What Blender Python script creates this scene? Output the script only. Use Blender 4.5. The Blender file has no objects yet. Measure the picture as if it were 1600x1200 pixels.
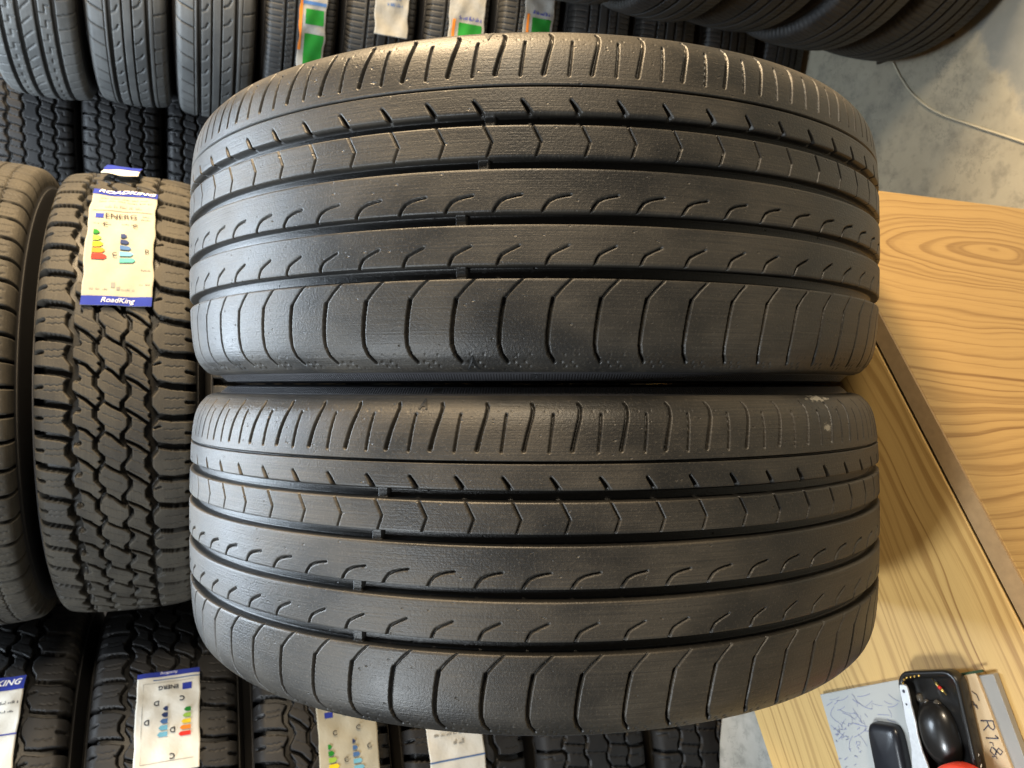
import bpy, math, random
import numpy as np
from mathutils import Vector, Matrix

random.seed(7)
rng = np.random.default_rng(7)
S = bpy.context.scene
COL = S.collection

# ------------------------------------------------------------------ camera
PITCH = math.radians(22.0)            # the phone is held turned a quarter: picture-right is down
CP, SP = math.cos(PITCH), math.sin(PITCH)
CAM = Vector((0, 0, 1.57))
RIGHT = Vector((0, -SP, -CP))         # picture right, in the world
UP = Vector((1, 0, 0))                # picture up
FWD = Vector((0, CP, -SP))            # view direction
cd = bpy.data.cameras.new('camera')
cam = bpy.data.objects.new('camera', cd)
COL.objects.link(cam)
cam.matrix_world = Matrix(((RIGHT.x, UP.x, -FWD.x, CAM.x),
                           (RIGHT.y, UP.y, -FWD.y, CAM.y),
                           (RIGHT.z, UP.z, -FWD.z, CAM.z),
                           (0, 0, 0, 1)))
cd.sensor_width = 36
cd.lens = 27
cd.clip_start = 0.02
cd.clip_end = 200
cd.dof.use_dof = True
cd.dof.focus_distance = 0.54
cd.dof.aperture_fstop = 16
S.camera = cam

# ------------------------------------------------------------------ world, lamps, exposure
w = bpy.data.worlds.new('World')
S.world = w
w.use_nodes = True
w.node_tree.nodes['Background'].inputs[0].default_value = (1.0, 0.90, 0.78, 1)
w.node_tree.nodes['Background'].inputs[1].default_value = 0.06


def area(name, loc, target, sx, sy, power, col, spread=180):
    l = bpy.data.lights.new(name, 'AREA')
    l.shape = 'RECTANGLE'
    l.size, l.size_y = sx, sy
    l.energy = power
    l.color = col
    l.spread = math.radians(spread)
    o = bpy.data.objects.new(name, l)
    COL.objects.link(o)
    o.location = loc
    o.rotation_euler = (Vector(target) - Vector(loc)).to_track_quat('-Z', 'Y').to_euler()
    return o


area('ceiling_lamp', (0.15, 1.6, 3.1), (0.0, 0.75, 1.4), 1.6, 0.7, 95, (0.76, 0.88, 1.0))
area('warm_lamp', (2.0, -0.80, 2.05), (0.1, 0.7, 1.0), 0.4, 0.4, 62, (1.0, 0.84, 0.62))
area('warm_side_lamp', (2.2, 0.60, 1.92), (0.1, 0.9, 1.4), 0.7, 0.5, 170, (1.0, 0.74, 0.44))
area('cool_lamp', (-1.2, -0.1, 3.0), (-0.5, 1.1, 1.0), 0.7, 0.3, 52, (0.88, 0.95, 1.0))  # added fill, not a known lamp; lifts the lower stack's labels

S.view_settings.view_transform = 'Standard'
S.view_settings.look = 'None'
S.view_settings.gamma = 1
S.view_settings.use_curve_mapping = False
S.view_settings.exposure = 0.0
S.cycles.use_denoising = True


# ------------------------------------------------------------------ helpers
def ray(px, py):
    return RIGHT * ((px - 800) / 1200.0) + UP * ((600 - py) / 1200.0) + FWD


def on_plane(px, py, z):
    d = ray(px, py)
    return CAM + d * ((z - CAM.z) / d.z)


def on_stack(px, py, cx, cy, R):
    """angle and height where a sight line meets a tyre stack's face"""
    d = ray(px, py)
    ox, oy = CAM.x - cx, CAM.y - cy
    a = d.x * d.x + d.y * d.y
    b = 2 * (ox * d.x + oy * d.y)
    c = ox * ox + oy * oy - R * R
    disc = max(b * b - 4 * a * c, 0.0)
    t = (-b - math.sqrt(disc)) / (2 * a)
    p = CAM + d * t
    return math.atan2(p.x - cx, -(p.y - cy)), p.z


def tag(o, label=None, cat=None, group=None, kind=None):
    if label: o['label'] = label
    if cat: o['category'] = cat
    if group: o['group'] = group
    if kind: o['kind'] = kind
    return o


def empty(name, loc, rz=0.0):
    o = bpy.data.objects.new(name, None)
    o.empty_display_size = 0.05
    COL.objects.link(o)
    o.location = loc
    o.rotation_euler = (0, 0, rz)
    return o


def link(name, me, parent=None):
    o = bpy.data.objects.new(name, me)
    COL.objects.link(o)
    if parent is not None:
        o.parent = parent
    return o


def np_mesh(name, V, Q, mats, smooth=True, uv=None, mi=None):
    """mesh out of a vertex array and a quad array"""
    V = np.ascontiguousarray(V, dtype=np.float32)
    Q = np.ascontiguousarray(Q, dtype=np.int32)
    me = bpy.data.meshes.new(name)
    me.vertices.add(len(V))
    me.vertices.foreach_set('co', V.ravel())
    n, k = Q.shape
    me.loops.add(n * k)
    me.loops.foreach_set('vertex_index', Q.ravel())
    me.polygons.add(n)
    me.polygons.foreach_set('loop_start', np.arange(0, n * k, k, dtype=np.int32))
    me.polygons.foreach_set('use_smooth', np.full(n, smooth, dtype=bool))
    for m in (mats if isinstance(mats, (list, tuple)) else [mats]):
        me.materials.append(m)
    if mi is not None:
        me.polygons.foreach_set('material_index', np.ascontiguousarray(mi, dtype=np.int32))
    if uv is not None:
        l = me.uv_layers.new(name='UVMap')
        l.data.foreach_set('uv', np.ascontiguousarray(uv[Q.ravel()], dtype=np.float32).ravel())
    me.update()
    me.validate()
    return me


class MB:
    """collects shapes, then links them as one mesh object"""
    def __init__(s):
        s.v, s.f, s.m = [], [], []

    def add(s, vs, fs, mi=0):
        b = len(s.v)
        s.v += [tuple(v) for v in vs]
        s.f += [tuple(i + b for i in f) for f in fs]
        s.m += [mi] * len(fs)

    def prism(s, pts, z0, z1, mi=0):
        n = len(pts)
        vs = [(p[0], p[1], z0) for p in pts] + [(p[0], p[1], z1) for p in pts]
        fs = [tuple(range(n - 1, -1, -1)), tuple(range(n, 2 * n))]
        fs += [(i, (i + 1) % n, n + (i + 1) % n, n + i) for i in range(n)]
        s.add(vs, fs, mi)

    def tube(s, pts, r, seg=8, mi=0):
        pts = [Vector(p) for p in pts]
        vs, fs = [], []
        for i, p in enumerate(pts):
            t = (pts[min(i + 1, len(pts) - 1)] - pts[max(i - 1, 0)]).normalized()
            a = t.cross(Vector((0, 0, 1)))
            if a.length < 1e-4: a = t.cross(Vector((1, 0, 0)))
            a.normalize(); b = t.cross(a)
            rr = r[i] if isinstance(r, (list, tuple)) else r
            for k in range(seg):
                an = 2 * math.pi * k / seg
                vs.append(p + a * (math.cos(an) * rr) + b * (math.sin(an) * rr))
        for i in range(len(pts) - 1):
            for k in range(seg):
                k2 = (k + 1) % seg
                fs.append((i * seg + k, i * seg + k2, (i + 1) * seg + k2, (i + 1) * seg + k))
        fs.append(tuple(range(seg - 1, -1, -1)))
        fs.append(tuple((len(pts) - 1) * seg + k for k in range(seg)))
        s.add(vs, fs, mi)

    def ribbon(s, pts, wd, mi=0):
        """flat pen stroke; pts are 3-D points on a horizontal sheet"""
        pts = [Vector(p) for p in pts]
        vs, fs = [], []
        for i, p in enumerate(pts):
            t = pts[min(i + 1, len(pts) - 1)] - pts[max(i - 1, 0)]
            nrm = Vector((-t.y, t.x, 0))
            if nrm.length < 1e-9: nrm = Vector((1, 0, 0))
            nrm.normalize()
            vs += [p + nrm * wd / 2, p - nrm * wd / 2]
        for i in range(len(pts) - 1):
            fs.append((2 * i, 2 * i + 1, 2 * i + 3, 2 * i + 2))
        s.add(vs, fs, mi)

    def build(s, name, mats, parent=None, smooth=False, bevel=0.0, seg=2):
        me = bpy.data.meshes.new(name)
        me.from_pydata(s.v, [], s.f)
        for m in (mats if isinstance(mats, (list, tuple)) else [mats]):
            me.materials.append(m)
        for p, mi in zip(me.polygons, s.m):
            p.material_index = mi
            p.use_smooth = smooth
        me.update()
        o = link(name, me, parent)
        if bevel:
            md = o.modifiers.new('bevel', 'BEVEL')
            md.width = bevel; md.segments = seg
            md.limit_method = 'ANGLE'; md.angle_limit = math.radians(40)
        return o


# ------------------------------------------------------------------ materials
def mat(name):
    m = bpy.data.materials.new(name)
    m.use_nodes = True
    nt = m.node_tree
    b = nt.nodes['Principled BSDF']
    return m, nt, b


def nd(nt, t, **kw):
    n = nt.nodes.new(t)
    for k, v in kw.items():
        setattr(n, k, v)
    return n


def ramp(nt, src, stops):
    r = nd(nt, 'ShaderNodeValToRGB')
    while len(r.color_ramp.elements) < len(stops):
        r.color_ramp.elements.new(0.5)
    for e, (p, c) in zip(r.color_ramp.elements, stops):
        e.position = p
        e.color = c if len(c) == 4 else (*c, 1)
    nt.links.new(src, r.inputs[0])
    return r


def noise(nt, vec, scale, detail=4, rough=0.55):
    n = nd(nt, 'ShaderNodeTexNoise')
    n.inputs['Scale'].default_value = scale
    n.inputs['Detail'].default_value = detail
    n.inputs['Roughness'].default_value = rough
    if vec is not None: nt.links.new(vec, n.inputs['Vector'])
    return n


def mapping(nt, src, scale=(1, 1, 1), loc=(0, 0, 0), rot=(0, 0, 0)):
    m = nd(nt, 'ShaderNodeMapping')
    m.inputs['Scale'].default_value = scale
    m.inputs['Location'].default_value = loc
    m.inputs['Rotation'].default_value = rot
    nt.links.new(src, m.inputs['Vector'])
    return m.outputs[0]


def math2(nt, op, a, b=None):
    n = nd(nt, 'ShaderNodeMath', operation=op)
    for i, x in enumerate((a, b)):
        if x is None: continue
        if isinstance(x, (int, float)): n.inputs[i].default_value = x
        else: nt.links.new(x, n.inputs[i])
    return n.outputs[0]


def mixc(nt, fac, a, b, mode='MIX'):
    n = nd(nt, 'ShaderNodeMix', data_type='RGBA', blend_type=mode)
    for i, x in ((0, fac), (6, a), (7, b)):
        if isinstance(x, (int, float)): n.inputs[i].default_value = x
        elif isinstance(x, tuple): n.inputs[i].default_value = (*x, 1) if len(x) == 3 else x
        else: nt.links.new(x, n.inputs[i])
    return n.outputs[2]


def rubber(name, base, dust, rough=0.5, fine=1.0, wear=True, scuff=None, spec=0.5):
    m, nt, b = mat(name)
    uv = nd(nt, 'ShaderNodeUVMap').outputs[0]
    big = noise(nt, mapping(nt, uv, (9, 14, 1)), 1.0, 5)
    streak = noise(nt, mapping(nt, uv, (14, 900, 1)), 1.0, 3)
    grain = noise(nt, mapping(nt, uv, (520, 520, 1)), 1.0, 3, 0.7)
    f = math2(nt, 'MULTIPLY', ramp(nt, big.outputs[0], [(0.40, (0, 0, 0)), (0.62, (1, 1, 1))]).outputs[0],
              ramp(nt, streak.outputs[0], [(0.3, (0.35,) * 3), (0.7, (1,) * 3)]).outputs[0])
    c = mixc(nt, f, base, dust)
    c = mixc(nt, ramp(nt, grain.outputs[0], [(0.55, (0, 0, 0)), (0.78, (0.6,) * 3)]).outputs[0], c, tuple(min(1, x * 1.7) for x in dust))
    if scuff:
        # chalky rub marks: two patches on the shoulder, broken up by a stretched noise
        sx = nd(nt, 'ShaderNodeSeparateXYZ'); nt.links.new(uv, sx.inputs[0])
        tot = None
        for (u0, v0, ru, rv, lo) in scuff:
            du = math2(nt, 'DIVIDE', math2(nt, 'SUBTRACT', sx.outputs[0], u0), ru)
            dv = math2(nt, 'DIVIDE', math2(nt, 'SUBTRACT', sx.outputs[1], v0), rv)
            d = math2(nt, 'SQRT', math2(nt, 'ADD', math2(nt, 'MULTIPLY', du, du), math2(nt, 'MULTIPLY', dv, dv)))
            nn = noise(nt, mapping(nt, uv, (230, 420, 1)), 1.0, 5, 0.7)
            k = math2(nt, 'SUBTRACT', math2(nt, 'MULTIPLY', nn.outputs[0], 2.0), d)
            k = ramp(nt, k, [(lo, (0, 0, 0)), (min(lo + 0.18, 1), (1, 1, 1))]).outputs[0]
            tot = k if tot is None else math2(nt, 'MAXIMUM', tot, k)
        c = mixc(nt, tot, c, (0.30, 0.275, 0.225))
    # groove floors: smooth, clean rubber, with groove shade painted in as darker colour
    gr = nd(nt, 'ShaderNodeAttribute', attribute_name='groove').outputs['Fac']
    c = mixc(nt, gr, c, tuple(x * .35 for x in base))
    nt.links.new(c, b.inputs['Base Color'])
    r = ramp(nt, big.outputs[0], [(0.3, (rough - 0.08,) * 3), (0.7, (rough + 0.13,) * 3)])
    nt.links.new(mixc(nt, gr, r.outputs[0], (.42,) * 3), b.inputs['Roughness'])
    b.inputs['Specular IOR Level'].default_value = spec
    # bump: moulding grain, pits and fine rubbed lines
    pit = nd(nt, 'ShaderNodeTexVoronoi'); pit.inputs['Scale'].default_value = 1.0
    nt.links.new(mapping(nt, uv, (150, 260, 1)), pit.inputs['Vector'])
    sel = noise(nt, mapping(nt, uv, (130, 130, 1)), 1.0, 2)
    pitv = math2(nt, 'MULTIPLY', ramp(nt, pit.outputs['Distance'], [(0.05, (1,) * 3), (0.22, (0,) * 3)]).outputs[0],
                 ramp(nt, sel.outputs[0], [(0.55, (0,) * 3), (0.64, (1,) * 3)]).outputs[0])
    h = math2(nt, 'SUBTRACT', math2(nt, 'ADD', math2(nt, 'MULTIPLY', grain.outputs[0], 0.55),
                                    math2(nt, 'MULTIPLY', streak.outputs[0], 0.35 if wear else 0.1)),
              math2(nt, 'MULTIPLY', pitv, 0.9 if wear else 0.0))
    bp = nd(nt, 'ShaderNodeBump')
    bp.inputs['Strength'].default_value = 0.9 * fine
    bp.inputs['Distance'].default_value = 0.0006
    nt.links.new(h, bp.inputs['Height'])
    nt.links.new(bp.outputs[0], b.inputs['Normal'])
    return m


def sidewall_mat(name, base, rough=0.45):
    m, nt, b = mat(name)
    uv = nd(nt, 'ShaderNodeUVMap').outputs[0]
    sx = nd(nt, 'ShaderNodeSeparateXYZ'); nt.links.new(uv, sx.inputs[0])
    # knurled band: fine radial ridges between two rings of the profile
    wv = math2(nt, 'SINE', math2(nt, 'MULTIPLY', sx.outputs[0], 2 * math.pi / 0.0021))
    band = math2(nt, 'MULTIPLY', math2(nt, 'GREATER_THAN', sx.outputs[1], 0.0032), math2(nt, 'LESS_THAN', sx.outputs[1], 0.0094))
    n1 = noise(nt, mapping(nt, uv, (260, 260, 1)), 1.0, 3)
    h = math2(nt, 'ADD', math2(nt, 'MULTIPLY', math2(nt, 'MULTIPLY', wv, band), 0.6), math2(nt, 'MULTIPLY', n1.outputs[0], 0.3))
    bp = nd(nt, 'ShaderNodeBump'); bp.inputs['Strength'].default_value = 0.7; bp.inputs['Distance'].default_value = 0.0005
    nt.links.new(h, bp.inputs['Height']); nt.links.new(bp.outputs[0], b.inputs['Normal'])
    n2 = noise(nt, mapping(nt, uv, (12, 40, 1)), 1.0, 4)
    nt.links.new(mixc(nt, n2.outputs[0], base, tuple(x * 1.5 for x in base)), b.inputs['Base Color'])
    b.inputs['Roughness'].default_value = rough
    return m


def plain(name, col, rough=0.5, metal=0.0, var=0.0, scale=60, bump=0.0, coat=0.0):
    m, nt, b = mat(name)
    tc = nd(nt, 'ShaderNodeTexCoord').outputs['Object']
    n = noise(nt, tc, scale, 5)
    nt.links.new(mixc(nt, n.outputs[0], tuple(c * (1 - var) for c in col), tuple(min(1, c * (1 + var)) for c in col)), b.inputs['Base Color'])
    b.inputs['Roughness'].default_value = rough
    b.inputs['Metallic'].default_value = metal
    b.inputs['Coat Weight'].default_value = coat
    if bump:
        bp = nd(nt, 'ShaderNodeBump'); bp.inputs['Strength'].default_value = bump; bp.inputs['Distance'].default_value = 0.001
        nt.links.new(n.outputs[0], bp.inputs['Height']); nt.links.new(bp.outputs[0], b.inputs['Normal'])
    return m


def wood(name, light, dark, rot, centre, k=62, along=0.10, seed=0.0, rough=0.5):
    """sawn pine: the cut runs nearly along the trunk, so rings show as long arches"""
    m, nt, b = mat(name)
    tc = nd(nt, 'ShaderNodeTexCoord').outputs['Object']
    if rot:                                                     # grain runs up the board
        sw = nd(nt, 'ShaderNodeSeparateXYZ'); nt.links.new(tc, sw.inputs[0])
        cb = nd(nt, 'ShaderNodeCombineXYZ')
        nt.links.new(sw.outputs[2], cb.inputs[0]); nt.links.new(sw.outputs[0], cb.inputs[1]); nt.links.new(sw.outputs[1], cb.inputs[2])
        v = cb.outputs[0]
    else:
        v = tc                                                  # x along the grain, y across
    v = mapping(nt, v, (1, 1, 1), (-centre[0], -centre[1], seed))
    wob = noise(nt, mapping(nt, v, (1.7, 5.5, 5.5)), 1.0, 3, 0.5)
    wob2 = noise(nt, mapping(nt, v, (3.2, 30, 30)), 1.0, 3, 0.5)
    s = nd(nt, 'ShaderNodeSeparateXYZ'); nt.links.new(v, s.inputs[0])
    xa = math2(nt, 'MULTIPLY', s.outputs[0], along)
    ya = s.outputs[1]
    rr = math2(nt, 'SQRT', math2(nt, 'ADD', math2(nt, 'MULTIPLY', xa, xa), math2(nt, 'MULTIPLY', ya, ya)))
    rr = math2(nt, 'ADD', rr, math2(nt, 'MULTIPLY', wob.outputs[0], 0.10))
    rr = math2(nt, 'ADD', rr, math2(nt, 'MULTIPLY', wob2.outputs[0], 0.006))
    # uneven years: ring width and ring darkness both wander with the radius
    cx_ = nd(nt, 'ShaderNodeCombineXYZ'); nt.links.new(rr, cx_.inputs[0])
    yr = noise(nt, mapping(nt, cx_.outputs[0], (34, 1, 1), (seed + 2.1, 0, 0)), 1.0, 3, 0.6)
    tone = noise(nt, mapping(nt, cx_.outputs[0], (60, 1, 1), (seed + 7.7, 0, 0)), 1.0, 2, 0.5)
    rr = math2(nt, 'ADD', rr, math2(nt, 'MULTIPLY', yr.outputs[0], 0.055))
    fr = math2(nt, 'FRACT', math2(nt, 'MULTIPLY', rr, k))
    ring = ramp(nt, fr, [(0.0, (0.12,) * 3), (0.3, (0.0,) * 3), (0.62, (0.22,) * 3), (0.80, (0.95,) * 3), (0.92, (0.8,) * 3), (1.0, (0.12,) * 3)]).outputs[0]
    fib = noise(nt, mapping(nt, v, (18, 900, 900)), 1.0, 4, 0.6)
    amp = noise(nt, mapping(nt, v, (3, 7, 7), (3.3, 1.7, 0)), 1.0, 2)
    f = math2(nt, 'MULTIPLY', ring, ramp(nt, amp.outputs[0], [(0.35, (0.6,) * 3), (0.65, (1,) * 3)]).outputs[0])
    f = math2(nt, 'MULTIPLY', f, ramp(nt, tone.outputs[0], [(0.35, (0.25,) * 3), (0.62, (1.15,) * 3)]).outputs[0])
    f = math2(nt, 'ADD', math2(nt, 'MULTIPLY', f, 1.0), math2(nt, 'MULTIPLY', math2(nt, 'SUBTRACT', fib.outputs[0], 0.5), 0.8))
    c = mixc(nt, f, light, dark)
    nt.links.new(c, b.inputs['Base Color'])
    b.inputs['Roughness'].default_value = rough
    bp = nd(nt, 'ShaderNodeBump'); bp.inputs['Strength'].default_value = 0.15; bp.inputs['Distance'].default_value = 0.0006
    nt.links.new(fib.outputs[0], bp.inputs['Height']); nt.links.new(bp.outputs[0], b.inputs['Normal'])
    return m


def concrete(name, patch=False, c1=(0.30, 0.275, 0.205), c2=(0.345, 0.318, 0.24), c3=(0.185, 0.178, 0.145)):
    m, nt, b = mat(name)
    tc = nd(nt, 'ShaderNodeTexCoord').outputs['Object']
    n1 = noise(nt, tc, 6.5, 8, 0.68)
    n2 = noise(nt, tc, 14, 6, 0.65)
    n3 = noise(nt, tc, 110, 4, 0.7)
    c = mixc(nt, ramp(nt, n1.outputs[0], [(0.36, (0,) * 3), (0.64, (1,) * 3)]).outputs[0], c1, c2)
    c = mixc(nt, ramp(nt, n2.outputs[0], [(0.47, (0,) * 3), (0.72, (0.8,) * 3)]).outputs[0], c, c3)
    c = mixc(nt, ramp(nt, n3.outputs[0], [(0.6, (0,) * 3), (0.75, (0.35,) * 3)]).outputs[0], c, (0.40, 0.37, 0.29))
    cr = nd(nt, 'ShaderNodeTexVoronoi', feature='DISTANCE_TO_EDGE'); cr.inputs['Scale'].default_value = 2.3
    wv_ = nd(nt, 'ShaderNodeVectorMath', operation='ADD')
    nt.links.new(tc, wv_.inputs[0]); nt.links.new(noise(nt, tc, 5, 6, 0.7).outputs['Color'], wv_.inputs[1])
    nt.links.new(wv_.outputs[0], cr.inputs['Vector'])
    c = mixc(nt, ramp(nt, cr.outputs['Distance'], [(0.0, (0.55,) * 3), (0.012, (0,) * 3)]).outputs[0], c, tuple(x * .45 for x in c3))
    st = noise(nt, tc, 28, 7, 0.75)
    c = mixc(nt, ramp(nt, st.outputs[0], [(0.52, (0,) * 3), (0.66, (0.55,) * 3)]).outputs[0], c, tuple(x * .62 for x in c1))
    if patch:
        # older blue-grey screed beyond a ragged joint
        s = nd(nt, 'ShaderNodeSeparateXYZ'); nt.links.new(tc, s.inputs[0])
        q = math2(nt, 'SUBTRACT', math2(nt, 'MULTIPLY', s.outputs[0], patch[0]), math2(nt, 'MULTIPLY', s.outputs[1], patch[1]))
        q = math2(nt, 'ADD', q, math2(nt, 'MULTIPLY', math2(nt, 'SUBTRACT', noise(nt, tc, 9, 5, 0.65).outputs[0], 0.5), 0.16))
        q = math2(nt, 'SUBTRACT', q, patch[2])
        k = ramp(nt, math2(nt, 'ADD', q, 0.5), [(0.495, (0,) * 3), (0.52, (1,) * 3)]).outputs[0]
        rim = ramp(nt, math2(nt, 'ADD', q, 0.5), [(0.47, (0,) * 3), (0.50, (1,) * 3), (0.53, (0,) * 3)]).outputs[0]
        c = mixc(nt, k, c, mixc(nt, n2.outputs[0], (0.15, 0.16, 0.15), (0.27, 0.27, 0.24)))
        c = mixc(nt, math2(nt, 'MULTIPLY', rim, 0.25), c, (0.52, 0.46, 0.33))
    nt.links.new(c, b.inputs['Base Color'])
    b.inputs['Roughness'].default_value = 0.62
    bp = nd(nt, 'ShaderNodeBump'); bp.inputs['Strength'].default_value = 0.25; bp.inputs['Distance'].default_value = 0.002
    nt.links.new(n3.outputs[0], bp.inputs['Height']); nt.links.new(bp.outputs[0], b.inputs['Normal'])
    return m


M = {}
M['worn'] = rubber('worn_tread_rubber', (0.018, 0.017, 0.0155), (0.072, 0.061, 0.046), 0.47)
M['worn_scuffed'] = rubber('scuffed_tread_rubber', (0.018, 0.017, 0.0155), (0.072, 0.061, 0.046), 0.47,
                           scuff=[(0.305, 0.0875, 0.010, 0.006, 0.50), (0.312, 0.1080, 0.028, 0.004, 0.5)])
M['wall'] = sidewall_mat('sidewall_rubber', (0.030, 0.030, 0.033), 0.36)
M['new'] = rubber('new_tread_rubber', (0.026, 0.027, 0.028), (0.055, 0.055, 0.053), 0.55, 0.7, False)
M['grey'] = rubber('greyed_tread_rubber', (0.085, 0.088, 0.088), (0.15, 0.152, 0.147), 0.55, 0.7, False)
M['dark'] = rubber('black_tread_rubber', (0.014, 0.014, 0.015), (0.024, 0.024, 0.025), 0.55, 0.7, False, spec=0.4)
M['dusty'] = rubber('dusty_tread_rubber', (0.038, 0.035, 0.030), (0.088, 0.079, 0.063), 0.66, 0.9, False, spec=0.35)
M['newwall'] = sidewall_mat('new_sidewall_rubber', (0.014, 0.014, 0.015), 0.55)
M['paper'] = plain('label_paper', (0.72, 0.715, 0.67), 0.62, var=0.08, scale=70, bump=1.0)
M['dimpaper'] = plain('grubby_label_paper', (0.34, 0.34, 0.32), 0.4, var=0.2, scale=60, bump=1.0)  # darker, mottled grey paper for the upper stack's stickers
M['cream'] = plain('yellowed_label_paper', (0.42, 0.405, 0.33), 0.62, var=0.10, scale=70, bump=1.0)
M['blue'] = plain('blue_ink', (0.03, 0.05, 0.34), 0.4, var=0.1)
M['ink'] = plain('black_ink', (0.03, 0.03, 0.035), 0.5)
M['greyink'] = plain('grey_ink', (0.25, 0.25, 0.24), 0.5)
M['white'] = plain('white_ink', (0.82, 0.82, 0.82), 0.4)
M['green'] = plain('green_ink', (0.02, 0.22, 0.03), 0.35, var=0.1)
M['lime'] = plain('lime_ink', (0.30, 0.50, 0.08), 0.4)
M['yellow'] = plain('yellow_ink', (0.80, 0.60, 0.03), 0.4)
M['orange'] = plain('orange_ink', (0.80, 0.25, 0.03), 0.4)
M['red'] = plain('red_ink', (0.70, 0.04, 0.03), 0.4)
M['teal'] = plain('teal_ink', (0.10, 0.42, 0.36), 0.4)
M['skyblue'] = plain('pale_blue_ink', (0.16, 0.42, 0.58), 0.4)
M['midblue'] = plain('mid_blue_ink', (0.07, 0.16, 0.38), 0.4)
M['navy'] = plain('navy_ink', (0.03, 0.05, 0.15), 0.4)


for k_ in ('paper', 'cream', 'dimpaper', 'blue', 'ink', 'greyink', 'white', 'green', 'lime', 'yellow', 'orange', 'red', 'teal', 'skyblue', 'midblue', 'navy'):
    b_ = M[k_].node_tree.nodes['Principled BSDF']
    b_.inputs['Roughness'].default_value = 0.7
    b_.inputs['Specular IOR Level'].default_value = 0.15


# ------------------------------------------------------------------ tyre treads
def sstep(a, b, x):
    t = np.clip((x - a) / (b - a), 0, 1)
    return t * t * (3 - 2 * t)


def seg_dist(U, L, a, b):
    ax, ay = a; bx, by = b
    dx, dy = bx - ax, by - ay
    q = dx * dx + dy * dy + 1e-12
    t = np.clip(((U - ax) * dx + (L - ay) * dy) / q, 0, 1)
    return np.hypot(U - ax - t * dx, L - ay - t * dy), t


def spline(pts, n):
    """Catmull-Rom through the points"""
    P = np.array(pts, float)
    P = np.vstack([2 * P[0] - P[1], P, 2 * P[-1] - P[-2]])
    out = []
    m = len(P) - 3
    for t in np.linspace(0, m - 1e-6, n):
        i = int(t); f = t - i
        p0, p1, p2, p3 = P[i:i + 4]
        out.append(0.5 * (2 * p1 + (p2 - p0) * f + (2 * p0 - 5 * p1 + 4 * p2 - p3) * f ** 2 + (3 * p1 - p0 - 3 * p2 + p3) * f ** 3))
    return np.array(out)


def tri(x):
    x = x - np.floor(x)
    return 4 * np.abs(x - 0.5) - 1


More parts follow.
